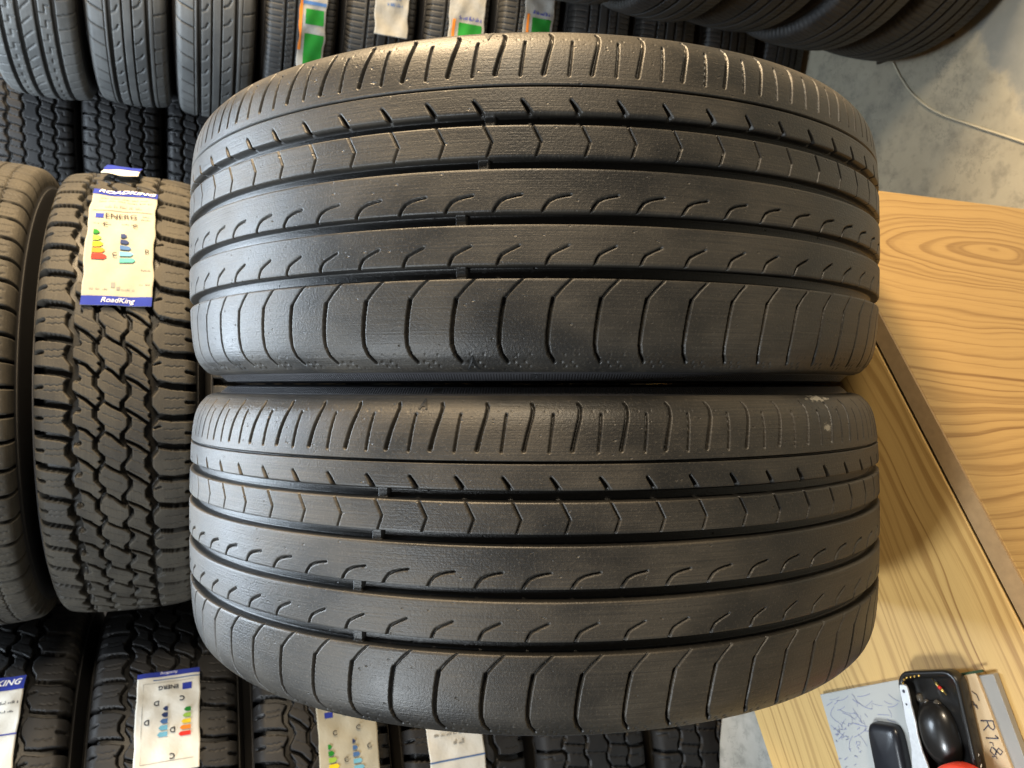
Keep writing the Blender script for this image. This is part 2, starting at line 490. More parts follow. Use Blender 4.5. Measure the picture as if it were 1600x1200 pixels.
def tread_mesh(name, material, R, half, pitch, N, du, dw, grooves, cuts, dots=(), extra=None,
               soft=0.35e-3, jitter=0.05, coarse=None, phase0=0.0):
    """One closed tread band. half: profile points (lateral, drop) from the crown outwards.
    grooves: (lateral, width, depth, zigzag amplitude, zigzags per pitch); cuts: polylines
    (points, width or two widths, depth) given over one pitch; dots: (u, lateral, radius, depth)."""
    hp = spline(half, 220)
    prof = np.vstack([np.column_stack([-hp[::-1, 0], hp[::-1, 1]])[:-1], hp])
    sl = np.concatenate([[0], np.cumsum(np.hypot(*np.diff(prof, axis=0).T))])
    n = int(sl[-1] / dw)
    ss = list(np.linspace(0, sl[-1], n))
    # put rows right at the walls of the straight grooves so their edges stay crisp
    for g in grooves:
        if g[3] == 0:
            for e in (g[0] - g[1] / 2, g[0] + g[1] / 2):
                se = np.interp(e, prof[:, 0], sl)
                ss += [se - 0.3e-3, se + 0.3e-3]
    ss = np.array(sorted(ss))
    ss = ss[np.concatenate([[True], np.diff(ss) > 0.12e-3])]
    lat = np.interp(ss, sl, prof[:, 0])
    drop = np.interp(ss, sl, prof[:, 1])
    tl, tdp = np.gradient(lat, ss), np.gradient(drop, ss)
    nl = np.hypot(tl, tdp)
    n_lat, n_rad = tdp / nl, tl / nl           # outward normal (lateral, radial)
    nu = max(4, int(round(pitch / du)))
    u = (np.arange(nu) + 0.5) / nu * pitch
    Ug, Lg = np.meshgrid(u, lat, indexing='ij')
    D = np.zeros_like(Ug)
    for (l0, wd, dep, zz, k) in grooves:
        c = l0 + (zz * np.clip(2.2 * tri(Ug / pitch * k + l0 * 37), -1, 1) if zz else 0)
        dist = np.abs(Lg - c)
        # slanted walls, flat floor
        D = np.maximum(D, dep * (1 - sstep(wd / 2 - max(soft, 0.12 * wd), wd / 2 + soft * 0.4, dist)))
        if not zz and wd > .004: D = np.maximum(D, .00045 * (1 - sstep(wd / 2, wd / 2 + .0013, dist)))
    for (pts, wd, dep) in cuts:
        w0, w1 = wd if isinstance(wd, tuple) else (wd, wd)
        m = len(pts) - 1
        for sh in (-2, -1, 0, 1, 2):
            for i in range(m):
                a = (pts[i][0] + sh * pitch, pts[i][1]); b = (pts[i + 1][0] + sh * pitch, pts[i + 1][1])
                if max(a[0], b[0]) < -0.01 or min(a[0], b[0]) > pitch + 0.01: continue
                d, t = seg_dist(Ug, Lg, a, b)
                ww = w0 + (w1 - w0) * (i + t) / m
                D = np.maximum(D, dep * (1 - sstep(ww / 2 - soft, ww / 2 + soft, d)))
    for (u0, l0, r, dep) in dots:
        for sh in (-1, 0, 1):
            d = np.hypot(Ug - u0 - sh * pitch, Lg - l0)
            k = dep * np.clip(1 - (d / r) ** 2, 0, 1)
            D = np.maximum(D, k) if dep > 0 else np.where(d < r, k, D)
    # lay the pitches round the tyre, slightly uneven as on a real tread
    if jitter:
        ln = np.array([1 + jitter * random.choice((-1, 0, 1)) for _ in range(N)])
    else:
        ln = np.ones(N)
    ln = ln / ln.sum() * 2 * math.pi
    st = np.concatenate([[0], np.cumsum(ln)])[:-1]
    th, col = [], []
    for i in range(N):
        mid = (st[i] + ln[i] / 2 + phase0 + math.pi) % (2 * math.pi) - math.pi
        step = 1
        if coarse and abs(mid) > coarse: step = 3
        for j in range(0, nu, step):
            th.append(st[i] + ln[i] * (j + 0.5) / nu + phase0); col.append(j)
    th = np.array(th); col = np.array(col)
    Dall = D[col]                                  # columns x rows
    if extra is not None:
        Dall = extra(th, lat, Dall.copy(), R)
    rad = R - drop[None, :] - n_rad[None, :] * Dall
    lz = lat[None, :] - n_lat[None, :] * Dall
    X = rad * np.sin(th)[:, None]
    Y = -rad * np.cos(th)[:, None]
    nc, nr = Dall.shape
    V = np.stack([X, Y, np.broadcast_to(lz, X.shape)], axis=-1).reshape(-1, 3)
    thw = (th + math.pi) % (2 * math.pi) - math.pi
    UV = np.stack([np.broadcast_to((thw * R)[:, None], X.shape), np.broadcast_to(lat[None, :], X.shape)], axis=-1).reshape(-1, 2)
    i0 = np.arange(nc); i1 = (i0 + 1) % nc
    j0 = np.arange(nr - 1)
    a = (i0[:, None] * nr + j0[None, :]); b_ = (i1[:, None] * nr + j0[None, :])
    Q = np.stack([a, b_, b_ + 1, a + 1], axis=-1).reshape(-1, 4)
    me = np_mesh(name, V, Q, material, True, UV)
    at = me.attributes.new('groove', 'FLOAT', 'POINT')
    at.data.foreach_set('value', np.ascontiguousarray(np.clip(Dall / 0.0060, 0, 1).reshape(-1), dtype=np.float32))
    return me


def sidewall_mesh(name, material, R, prof, sign, seg=288):
    """lathe of (lateral, drop) points; runs over the bead and along the inner liner"""
    P = spline(prof, 90)
    sl = np.concatenate([[0], np.cumsum(np.hypot(*np.diff(P, axis=0).T))])
    th = np.linspace(0, 2 * math.pi, seg, endpoint=False)
    rad = R - P[:, 1]
    X = np.sin(th)[:, None] * rad[None, :]
    Y = -np.cos(th)[:, None] * rad[None, :]
    Z = np.broadcast_to(sign * P[None, :, 0], X.shape)
    V = np.stack([X, Y, Z], -1).reshape(-1, 3)
    UV = np.stack([np.broadcast_to((th * R)[:, None], X.shape), np.broadcast_to(sl[None, :], X.shape)], -1).reshape(-1, 2)
    n = len(P)
    i0 = np.arange(seg); i1 = (i0 + 1) % seg; j = np.arange(n - 1)
    a = i0[:, None] * n + j[None, :]; b = i1[:, None] * n + j[None, :]
    Q = np.stack([a, b, b + 1, a + 1], -1).reshape(-1, 4)
    if sign < 0: Q = Q[:, ::-1]
    return np_mesh(name, V, Q, material, True, UV)


mm = 1e-3


def P_(*pts):
    return [(a * mm, b * mm) for a, b in pts]


# --- the worn asymmetric road tread of the two tyres in front -------------------------
R1 = 0.335
HALF1 = [(0, 0), (.03, .0003), (.06, .0012), (.08, .0028), (.092, .0050), (.100, .0082), (.105, .0120),
         (.1088, .0160), (.1106, .0205), (.1112, .0245)]
GR1 = [(.0693, .0020, .0035, 0, 1), (.0480, .0072, .0076, 0, 1), (.0203, .0074, .0076, 0, 1),
       (-.0145, .0078, .0076, 0, 1), (-.0482, .0086, .0076, 0, 1)]
CUT1 = [
    (P_((5.0, 106.5), (6.2, 104), (5.4, 98), (2.6, 88), (0, 77)), (1.1 * mm, 2.3 * mm), .0036),          # long shoulder slots
    (P_((19.2, 99.5), (18, 90), (16.2, 76)), (1.0 * mm, 1.3 * mm), .0030),                               # short shoulder sipes
    (P_((-13.6, 59.5), (-10.5, 55), (-7.6, 50)), (1.3 * mm, 3.2 * mm), .0045),                            # notches
    (P_((-7.7, 45), (-1.7, 33.2), (-5.3, 23)), 0.95 * mm, .0030),                                        # chevrons
    (P_((-1.2, -11.5), (.6, -7.5), (3.4, -4.0), (7.5, -2.0), (12, -0.9), (17, -0.1)), (1.5 * mm, 0.9 * mm), .0034),   # hooks
    (P_((1.2, -45), (2.6, -40.5), (4.6, -37.4), (8.5, -35.2), (15.6, -32.0)), (1.5 * mm, 0.9 * mm), .0034),
    (P_((18.7, -52), (12, -58), (6, -65)), (0.9 * mm, 1.3 * mm), .0030),                                  # outer shoulder lines
    (P_((6, -65), (4.0, -75), (2.6, -86), (2.4, -94), (3.8, -100), (7.5, -104.8)), (2.2 * mm, 1.5 * mm), .0042),
]
DOT1 = []
for (a, b) in ((10.5, 108.0), (13.0, 105.6), (16.6, 108.0), (19.0, 105.6)):
    DOT1.append((a * mm, b * mm, 1.25 * mm, -0.0007))
for (a, b) in ((12.5, -104.6), (15.2, -107.3), (19.3, -104.6), (22.4, -107.3)):
    DOT1.append((a * mm, b * mm, 1.25 * mm, 0.0008))
for a in (14, 23):
    DOT1.append((a * mm, 101.5 * mm, 0.9 * mm, 0.0004))
    DOT1.append((a * mm, -100.0 * mm, 0.9 * mm, 0.0004))


def wear_bars(th, lat, D, R):
    """wear indicators: low bridges across the main grooves at three places round the tyre"""
    for l0, wd, u0 in ((.0480, .0072, -.0345), (.0203, .0074, -.0390), (-.0145, .0078, -.0536), (-.0482, .0086, -.0536)):
        rows = np.where(np.abs(lat - l0) < wd / 2 + 0.0006)[0]
        for k in range(3):
            a = u0 / R + k * math.pi / 1.5
            d = (th - a + math.pi) % (2 * math.pi) - math.pi
            cols = np.where(np.abs(d) * R < 0.0036)[0]
            blk = D[np.ix_(cols, rows)]
            D[np.ix_(cols, rows)] = np.minimum(blk, 0.0044)
    return D


N1 = 68
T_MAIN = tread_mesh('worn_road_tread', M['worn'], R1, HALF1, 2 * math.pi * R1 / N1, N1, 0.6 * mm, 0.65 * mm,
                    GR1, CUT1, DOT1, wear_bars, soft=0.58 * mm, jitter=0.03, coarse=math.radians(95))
SW1 = [(.1112, .0245), (.1113, .0262), (.1120, .0270), (.1135, .0288), (.1162, .0318), (.1168, .0326), (.1170, .0350), (.1166, .0366), (.1176, .0420), (.1183, .0490), (.1184, .0530), (.1188, .0548),
       (.1188, .0570), (.1182, .0585), (.1185, .066), (.1168, .076), (.1125, .087), (.1065, .0955), (.1020, .1010), (.0975, .1062),
       (.0900, .1066), (.0880, .1020), (.0950, .0940), (.1080, .0760), (.1130, .0570), (.1100, .0340), (.0900, .0160), (.0500, .0122), (0, .0115)]
W_MAIN = [sidewall_mesh('road_sidewall', M['wall'], R1, SW1, s) for s in (1, -1)]


# --- the other treads ---------------------------------------------------------------
def half_profile(tw, crown=.004, sh=.020):
    return [(0, 0), (tw * .35, crown * .12), (tw * .65, crown * .5), (tw * .82, crown), (tw * .91, crown + sh * .12),
            (tw * .97, crown + sh * .38), (tw * 1.005, crown + sh * .75), (tw * 1.02, crown + sh * 1.15)]


def wall_profile(tw, W, R, rim, crown=.004, sh=.020):
    a, d = tw * 1.02, crown + sh * 1.15
    h = R - rim
    m = W / 2
    return [(a, d), (a + .15 * (m - a), d + .004), (a + .3 * (m - a), d + .006), (a + .62 * (m - a), d + .2 * (h - d)), (m - .0008, d + .36 * (h - d)), (m, d + .42 * (h - d)),
            (m - .001, d + .48 * (h - d)), (m - .003, d + .62 * (h - d)), (m * .9, d + .8 * (h - d)), (m * .8, d + .93 * (h - d)), (m * .74, h - .001),
            (m * .66, h), (m * .64, h - .005), (m * .76, h - .02), (m * .9, h * .6), (m * .86, h * .36), (m * .6, .019), (m * .3, .0165), (0, .016)]


def zig(u, l0, l1, amp=1.5, k=6):
    return [(u + (amp if i % 2 else -amp) * (0 if i in (0, k) else 1), l0 + (l1 - l0) * i / k) for i in range(k + 1)]


KIND = {}


def kind(name, material, R, W, tw, rim, pitch, du, dw, grooves, cuts, crown=.004, sh=.020):
    N = int(round(2 * math.pi * R / pitch))
    p = 2 * math.pi * R / N
    t = tread_mesh(name + '_tread', material, R, half_profile(tw, crown, sh), p, N, du, dw, grooves, cuts, soft=(0.45 if du < .0015 else 0.7) * mm, jitter=.06)
    s = [sidewall_mesh(name + '_sidewall', M['newwall'], R, wall_profile(tw, W, R, rim, crown, sh), q, 160) for q in (1, -1)]
    KIND[name] = dict(R=R, W=W, tread=t, walls=s, tw=tw)


at_cuts = [
    (P_((0, -118), (1, -96), (3, -70), (9, -44)), (12 * mm, 9 * mm), .011), (P_((47, -118), (47, -96), (47, -70), (52, -44)), (12 * mm, 9 * mm), .011),
    (P_((14, 46), (22, 66), (26, 92), (28, 118)), (9 * mm, 12 * mm), .011), (P_((62, 46), (68, 66), (72, 92), (73, 118)), (9 * mm, 12 * mm), .011),
    (P_((-6, -42), (8, -26), (16, -12)), 4.6 * mm, .0100), (P_((40, -40), (52, -26), (62, -12)), 4.4 * mm, .0095),
    (P_((8, -10), (24, 5), (34, 20)), 4.2 * mm, .0095), (P_((58, -10), (66, 4), (78, 20)), 4.0 * mm, .0095),
    (P_((16, 22), (32, 36), (40, 52)), 4.6 * mm, .0100), (P_((62, 22), (76, 36), (88, 52)), 4.4 * mm, .0095),
    (P_((22, -97), (24, -88)), 5 * mm, .006), (P_((70, -97), (71, -88)), 5 * mm, .006), (P_((2, 97), (3, 88)), 5 * mm, .006), (P_((50, 97), (50, 88)), 5 * mm, .006),
    (P_((33, -45), (36, -54)), 3 * mm, .006), (P_((44, 55), (46, 62)), 3 * mm, .006),
]
for u_ in (16, 31, 62, 77):
    at_cuts.append((P_(*zig(u_, -84, -60, 1.0)), 0.9 * mm, .0018))
for u_ in (5, 43, 52, 89):
    at_cuts.append((P_(*zig(u_, 62, 84, 1.0)), 0.9 * mm, .0018))
for k_ in range(6):
    at_cuts.append((P_(*[(k_ * 15.3 + x + (y + 26) * .5, y) for x, y in zig(0, -36, -17, .7, 6)]), .8 * mm, .0014))
    at_cuts.append((P_(*[(k_ * 15.3 + 5 + x + (y - 4) * .5, y) for x, y in zig(0, -7, 15, .7, 6)]), .8 * mm, .0014))
    at_cuts.append((P_(*[(k_ * 15.3 + 3 + x + (y - 36) * .5, y) for x, y in zig(0, 27, 47, .7, 6)]), .8 * mm, .0014))
at_gr = [(-.043, .0105, .011, .0036, 2), (-.012, .0062, .0105, .0042, 2), (.021, .0062, .0105, .0042, 2), (.053, .0105, .011, .0036, 2)]
kind('all_terrain', M['dusty'], .38, .222, .098, .216, .092, 1.0 * mm, 1.0 * mm, at_gr, at_cuts, .005, .022)
kind('wide_all_terrain', M['dark'], .38, .2454, .108, .216, .104, 1.4 * mm, 1.3 * mm,
     [(a * 1.08, b * 1.1, c, d, e) for a, b, c, d, e in at_gr],
     [([(p[0] * 1.13, p[1] * 1.1) for p in pts], wd, dp) for pts, wd, dp in at_cuts], .005, .024)
z_cuts = [
    (P_((0, -112), (2, -62)), (7 * mm, 4 * mm), .008), (P_((18, 62), (21, 112)), (4 * mm, 7 * mm), .008),
    (P_((8, -56), (16, -22)), 2.6 * mm, .006), (P_((2, -18), (8, 18)), 1.6 * mm, .004), (P_((22, 22), (30, 56)), 2.6 * mm, .006),
    (P_((20, -96), (20, -80), (28, -80), (28, -64)), 1.6 * mm, .004), (P_((2, 64), (2, 80), (10, 80), (10, 96)), 1.6 * mm, .004),
    (P_((28, -52), (34, -24)), 1.4 * mm, .004), (P_((6, 24), (12, 52)), 1.4 * mm, .004),
]
z_gr = [(-.059, .0075, .009, .0032, 1), (-.020, .006, .009, .0030, 1), (.020, .006, .009, .0030, 1), (.059, .0075, .009, .0032, 1)]
kind('rib_block', M['dark'], .36, .200, .088, .21, .038, 2.0 * mm, 2.0 * mm,
     [(a * .88, b, c, d, e) for a, b, c, d, e in z_gr], [([(p[0], p[1] * .88) for p in pts], wd, dp) for pts, wd, dp in z_cuts], .004, .02)
kind('wide_rib_block', M['dark'], .38, .2454, .108, .216, .042, 2.2 * mm, 2.1 * mm,
     [(a * 1.1, b * 1.05, c, d, e) for a, b, c, d, e in z_gr], [([(p[0], p[1] * 1.1) for p in pts], wd, dp) for pts, wd, dp in z_cuts], .005, .022)
c_cuts = [
    (P_((0, -112), (2, -80), (4, -50)), 4.4 * mm, .0095), (P_((0, 44), (10, 70), (14, 112)), 3 * mm, .006),
    (P_((0, -14), (10, 10), (18, 36)), 2.6 * mm, .005), (P_((20, -14), (30, 10), (38, 36)), 1.8 * mm, .005),
    (P_((20, 44), (28, 70), (30, 100)), 1.8 * mm, .004),
]
for k_ in (12, 25):
    c_cuts.append((P_(*zig(k_, -88, -70, 1.2)), 1.1 * mm, .003))
    c_cuts.append((P_((k_, -62), (k_ + 1, -52)), 2.4 * mm, .004))
kind('all_season', M['dusty'], .385, .2237, .098, .216, .038, 1.5 * mm, 1.5 * mm,
     [(-.066, .0024, .006, .0010, 3), (-.046, .0022, .005, 0, 1), (-.022, .0135, .0085, 0, 1), (.040, .008, .008, 0, 1)], c_cuts, .005, .024)
d_gr = [(.047, .0020, .004, 0, 1), (.036, .0090, .0075, 0, 1), (.0085, .0040, .007, 0, 1), (-.0125, .0040, .007, 0, 1), (-.045, .0080, .0075, 0, 1), (-.058, .0018, .004, 0, 1)]
d_cuts = [(P_((12, 92), (6, 74), (0, 48)), 2.0 * mm, .0045), (P_((0, 31), (3, 22), (10, 17)), 1.9 * mm, .0045),
          (P_((10, -17), (13, -27), (20, -33)), 1.9 * mm, .0045), (P_((4, -60), (8, -92)), 2.0 * mm, .0045)]
kind('touring', M['grey'], .315, .180, .079, .19, .038, 2.0 * mm, 1.8 * mm,
     [(a * .93, b, c, d, e) for a, b, c, d, e in d_gr], [([(p[0] * 1.5, p[1] * .93) for p in pts], wd * 1.2, dp) for pts, wd, dp in d_cuts], .005, .02)
e_gr = [(.046, .0085, .0075, 0, 1), (.016, .0085, .0075, 0, 1), (-.016, .0085, .0075, 0, 1), (-.046, .0085, .0075, 0, 1)]
e_cuts = [(P_((0, 92), (6, 52)), 1.8 * mm, .004), (P_((2, 40), (2, 32), (12, 32), (12, 22)), 1.8 * mm, .004),
          (P_((4, 10), (16, -6)), 1.8 * mm, .004), (P_((2, -22), (2, -31), (13, -31), (13, -40)), 1.8 * mm, .004), (P_((0, -52), (6, -92)), 1.8 * mm, .004)]
kind('four_groove', M['grey'], .315, .180, .080, .19, .030, 2.0 * mm, 1.8 * mm, e_gr, [([(p[0] * 1.36, p[1]) for p in pts], wd, dp) for pts, wd, dp in e_cuts], .005, .02)
f_gr = [(.037, .0060, .007, 0, 1), (.013, .0060, .007, 0, 1), (-.013, .0060, .007, 0, 1), (-.037, .0060, .007, 0, 1)]
f_cuts = [(P_((0, 92), (1, 46)), 1.6 * mm, .0035), (P_((6, 33), (9, 20)), 1.4 * mm, .003), (P_((0, -20), (3, -33)), 1.4 * mm, .003), (P_((4, -46), (5, -92)), 1.6 * mm, .0035)]
kind('economy', M['new'], .315, .186, .078, .19, .013, 2.0 * mm, 1.8 * mm, f_gr, f_cuts, .005, .022)


# ------------------------------------------------------------------ the setting: floor, ledge, desk
FL = 0.0
flo = MB()
flo.prism([(-8, -4), (8, -4), (8, 10), (-8, 10)], -0.05, FL)
pa, pb = on_plane(1500, 62, 0), on_plane(1600, 165, 0)
dx, dy = pb.x - pa.x, pb.y - pa.y
ln_ = math.hypot(dx, dy)
# signed distance to the joint, positive towards the picture's upper right corner
nx, ny = -dy / ln_, dx / ln_
pc = on_plane(1590, 20, 0)
if nx * (pc.x - pa.x) + ny * (pc.y - pa.y) < 0: nx, ny = -nx, -ny
M['floor'] = concrete('concrete_floor', (nx, -ny, nx * pa.x + ny * pa.y))
tag(flo.build('floor', M['floor']), kind='structure')

DZ = 0.91                                               # desk top
c0 = on_plane(1266, 284, DZ); c1 = on_plane(1600, 910, DZ)
ang = math.atan2(c1.y - c0.y, c1.x - c0.x)              # the desk's near edge
desk = empty('wooden_desk', (c0.x, c0.y, 0), ang)       # local x along the near edge, local y to the photographer's side is +
tag(desk, 'yellow pine desk with strong grain under the two big worn tyres', 'desk')
DL, DW = 1.5, 0.430                                     # length, depth
sgn = 1 if (Matrix.Rotation(ang, 2) @ Vector((0, 1))).y < 0 else -1   # +: local y points to the near side
far = -sgn
M['top'] = wood('desktop_pine', (0.54, 0.35, 0.125), (0.235, 0.115, 0.030), False, (0.34, far * .20), 84, .16, 0.3)
M['front'] = wood('front_panel_pine', (0.36, 0.235, 0.088), (0.165, 0.085, 0.024), True, (0.66, 0.08), 84, .27, 0.0)
M['edge'] = plain('raw_board_edge', (0.30, 0.20, 0.10), 0.7, var=0.25, scale=150)
ys = sorted((far * .0225, far * DW))
top = MB(); top.prism([(0, ys[0]), (DL, ys[0]), (DL, ys[1]), (0, ys[1])], DZ - .03, DZ)
top.build('desktop', M['top'], desk, bevel=.0015)
fp = MB(); yy = sorted((0, far * .019))
fp.prism([(0, yy[0]), (DL, yy[0]), (DL, yy[1]), (0, yy[1])], 0.0, DZ - .001)
fpo = fp.build('front_panel', M['front'], desk, bevel=.001)
cap = MB(); cap.prism([(0.001, yy[0] + .0005), (DL - .001, yy[0] + .0005), (DL - .001, yy[1] - .0005), (0.001, yy[1] - .0005)], DZ - .0009, DZ + .0015)
cap.build('edge_strip', M['edge'], fpo)
for xa in (0.002, DL - .022):
    sp_ = MB(); y2 = sorted((far * .024, far * (DW - .01)))
    sp_.prism([(xa, y2[0]), (xa + .02, y2[0]), (xa + .02, y2[1]), (xa, y2[1])], 0.0, DZ - .031)
    sp_.build('side_panel', M['front'], desk)

M['slab'] = concrete('grey_slab_concrete', False, (0.40, 0.40, 0.37), (0.52, 0.52, 0.49), (0.28, 0.29, 0.27))
lg = MB()
lg.prism([(-.30, .93), (-.30, 1.20), (-.56, 1.215), (-.70, 1.232), (-.82, 1.232), (-1.3, 1.16), (-1.3, .40), (-.9, .55)], 0.0, 0.64)
lgo = lg.build('concrete_ledge', M['slab'], bevel=.006)
tag(lgo, 'pale grey marbled concrete ledge between yellow desk edge and stacked tyres', 'ledge')


# ------------------------------------------------------------------ tyres
def tyre(kindname, cx, cy, zb, label, group, thick=None, wob=.006):
    k = KIND[kindname]
    hgt = thick or k['W']
    root = empty('car_tyre', (cx + random.uniform(-wob, wob), cy + random.uniform(-wob, wob), zb))
    tag(root, label, 'tyre', group)
    rz = random.uniform(0, 6.28)
    fl = random.choice((0, 0, math.pi)) if kindname in ('economy', 'four_groove') else 0
    sc = hgt / k['W']
    for nm, me in (('tread', k['tread']), ('sidewall', k['walls'][0]), ('sidewall', k['walls'][1])):
        o = link(nm, me, root)
        o.location = (0, 0, hgt / 2)
        o.rotation_euler = (fl, 0, rz)
        o.scale = (1, 1, sc)
    root['_h'] = hgt
    return root


G1 = 'worn road tyres standing on the desk'
for sg, ph, lab, mt in ((1, 0.0, 'large worn road tyre on the desk, upper of the two, without chalk scuffs', 'worn'),
                        (-1, -0.22, 'large worn road tyre on the desk nearest the black tray, with a chalk scuff', 'worn_scuffed')):
    axle = CAM + RIGHT * 0.02 + FWD * 0.817
    root = empty('worn_tyre', (sg * .1190, axle.y, axle.z - R1))
    tag(root, lab, 'tyre', G1)
    Rm = Matrix(((RIGHT.x, FWD.x, UP.x), (RIGHT.y, FWD.y, UP.y), (RIGHT.z, FWD.z, UP.z)))
    spin = Matrix.Rotation(ph, 3, 'Z')
    kids = []
    for nm, me in (('tread', T_MAIN), ('sidewall', W_MAIN[0]), ('sidewall', W_MAIN[1])):
        o = link(nm, me, root)
        mx = (Rm @ spin).to_4x4()
        mx.translation = Vector((0, 0, R1))
        o.matrix_local = mx
        if nm == 'tread':
            o.material_slots[0].link = 'OBJECT'
            o.material_slots[0].material = M[mt]
    root['_rm'] = sg

# stacks: centre, and each tyre from the floor up
G_R1 = 'road tyres stacked at the upper edge of the picture'
SX1, SY1 = 0.975, 1.985
heights = [.16, .19, .20, .195, .18, .175, .18, .173, .177, .170, .185]
kinds1 = ['economy'] * 8 + ['touring', 'touring', 'four_groove']
lab1 = [
    'plain ribbed tyre at the foot of the upper stack, resting on the concrete floor',
    'plain ribbed tyre second from the floor in the upper stack',
    'plain ribbed tyre third from the floor in the upper stack',
    'plain ribbed tyre just below the two green stickers in the upper stack',
    'ribbed tyre with the green and white sticker nearest the concrete floor',
    'ribbed tyre with green and white sticker next to the tyre with the plain white tag',
    'ribbed tyre carrying the torn white tag with blue print and no green',
    'ribbed tyre with the long, mostly green hanging sticker',
    'grey touring tyre without sticker, next to the tyre with the long green sticker',
    'grey touring tyre without sticker, between another touring tyre and the four-groove corner tyre',
    'four-groove tyre in the top left corner of the picture, partly cut off']
z = 0.0
row1 = []
for h, k, l in zip(heights, kinds1, lab1):
    row1.append(tyre(k, SX1, SY1, z, l, G_R1, h)); z += h

G_R2 = 'block tread tyres in the dark rear stack'
SX2, SY2 = 0.72, 2.55
z = 0.075
for i in range(10):
    l = {9: 'dark block tread tyre at the left picture edge, recessed behind the dusty tyres',
         8: 'dark block tread tyre in the recessed stack, second from the left picture edge',
         7: 'dark block tread tyre in the recessed stack, right beside the worn tyre'}.get(i, 'dark block tread tyre low in the recessed stack, hidden behind the worn tyres')
    hh = .1985 if i else .2735
    tyre('rib_block', SX2, SY2, z if i else 0.0, l, G_R2, hh); z += .1985

G_R3 = 'dusty tyres stacked directly behind the worn pair'
SX3, SY3 = -0.015, 1.545
z = 0.0
row3 = []
for i in range(9):
    if i == 7: l = 'dusty brown all-terrain tyre with the cream energy sticker and blue bands'
    elif i == 8: l = 'dusty all-season tyre with fine lateral cuts, cut off by the left picture edge'
    elif i == 6: l = 'dusty all-terrain tyre showing only a few blocks in the gap between the worn tyres'
    else: l = 'dusty all-terrain tyre low in the middle stack, hidden behind the worn tyres'
    row3.append(tyre('all_season' if i == 8 else 'all_terrain', SX3, SY3, z, l, G_R3, .2237, .002 if i >= 6 else .006))
    z += .2237

G_R4 = 'off-road tyres stacked along the lower edge of the picture'
SX4, SY4 = -0.78, 1.63
lab4 = ['off-road tyre at the foot of the lower stack, hidden behind the grey ledge',
        'off-road tyre low in the lower stack, hidden behind the grey ledge',
        'zigzag ribbed off-road tyre right beside the grey concrete ledge in the lower stack',
        'zigzag ribbed off-road tyre without sticker, second from the grey ledge',
        'off-road tyre with the white sticker that shows no colour bars',
        'off-road tyre whose sticker has upright colour bars, partly under the worn tyre',
        'off-road tyre with the upside-down energy sticker in the bottom left of the picture',
        'off-road tyre at the bottom left corner, its navy banded sticker cut off by the edge']
row4 = []
z = 0.03
for i in range(8):
    k = 'wide_rib_block' if i in (0, 1, 2, 3) else 'wide_all_terrain'
    row4.append(tyre(k, SX4, SY4, z if i else 0.0, lab4[i], G_R4, .2454 if i else .2754, .002)); z += .2454

G_R5 = 'road tyres stacked in the upper right of the picture'
SX5, SY5 = 1.078, 1.290
z = 0.006
lab5 = ['ribbed tyre lowest in the right-hand stack, on the dark board on the floor',
        'ribbed tyre second from the floor in the right-hand stack above the concrete',
        'ribbed tyre third from the floor in the right-hand stack',
        'ribbed tyre fourth from the floor in the right-hand stack, at the top picture edge',
        'ribbed tyre high in the right-hand stack, beyond the top picture edge']
for i in range(5):
    tyre('economy', SX5, SY5, z, lab5[i], G_R5, .195, .012); z += .195


# ------------------------------------------------------------------ moulded letters on the worn tyres
def text_mesh(body, size, shear=0.0, align='CENTER', offset=0.0):
    cu = bpy.data.curves.new('lettering', 'FONT')
    cu.body = body; cu.size = size; cu.shear = shear
    cu.align_x = align; cu.align_y = 'CENTER'
    cu.offset = offset
    cu.resolution_u = 3
    o = bpy.data.objects.new('lettering', cu)
    COL.objects.link(o)
    dg = bpy.context.evaluated_depsgraph_get()
    me = bpy.data.meshes.new_from_object(o.evaluated_get(dg))
    vs = [v.co.copy() for v in me.vertices]
    fs = [tuple(p.vertices) for p in me.polygons]
    bpy.data.objects.remove(o); bpy.data.curves.remove(cu); bpy.data.meshes.remove(me)
    return vs, fs


HP1 = spline(HALF1, 220)
M['mark'] = plain('moulded_mark_rubber', (0.004, 0.004, 0.004), 0.6)  # near-black colour paints in the shade of the sunken letters
for root in [o for o in list(COL.objects) if o.name.startswith('worn_tyre')]:
    sg = root['_rm']
    tr = [c for c in root.children if c.name.startswith('tread')][0]
    for (body, px, py, size) in ([('A', 722, 553, .0115), ('V', 748, 64, .009)] if sg > 0 else [('A', 637, 633, .0085)]):
        # where the sight line meets the shoulder: angle from the tread direction, side from the row
        side = -1 if py > 500 and sg > 0 else 1
        u_ang = math.atan2((px - 836) * 0.50 / 1200, 0.335)
        lat0 = side * (.1055 if body == 'A' else .1050)
        vs, fs = text_mesh(body, size, offset=.0004)
        flip = 1
        mb = MB()
        out = []
        for v in vs:
            lat = lat0 + v.y
            la = min(abs(lat), .1110)
            drop = np.interp(la, HP1[:, 0], HP1[:, 1])
            th = u_ang + v.x / R1
            rad = R1 - drop + .0005
            out.append((rad * math.sin(th), -rad * math.cos(th), (1 if lat > 0 else -1) * (la + .0003)))
        mb.add(out, fs)
        o = mb.build('moulded_letter', M['mark'], root)
        Rm = Matrix(((RIGHT.x, FWD.x, UP.x), (RIGHT.y, FWD.y, UP.y), (RIGHT.z, FWD.z, UP.z))).to_4x4()
        Rm.translation = Vector((0, 0, R1))
        o.matrix_local = Rm
    del root['_rm']


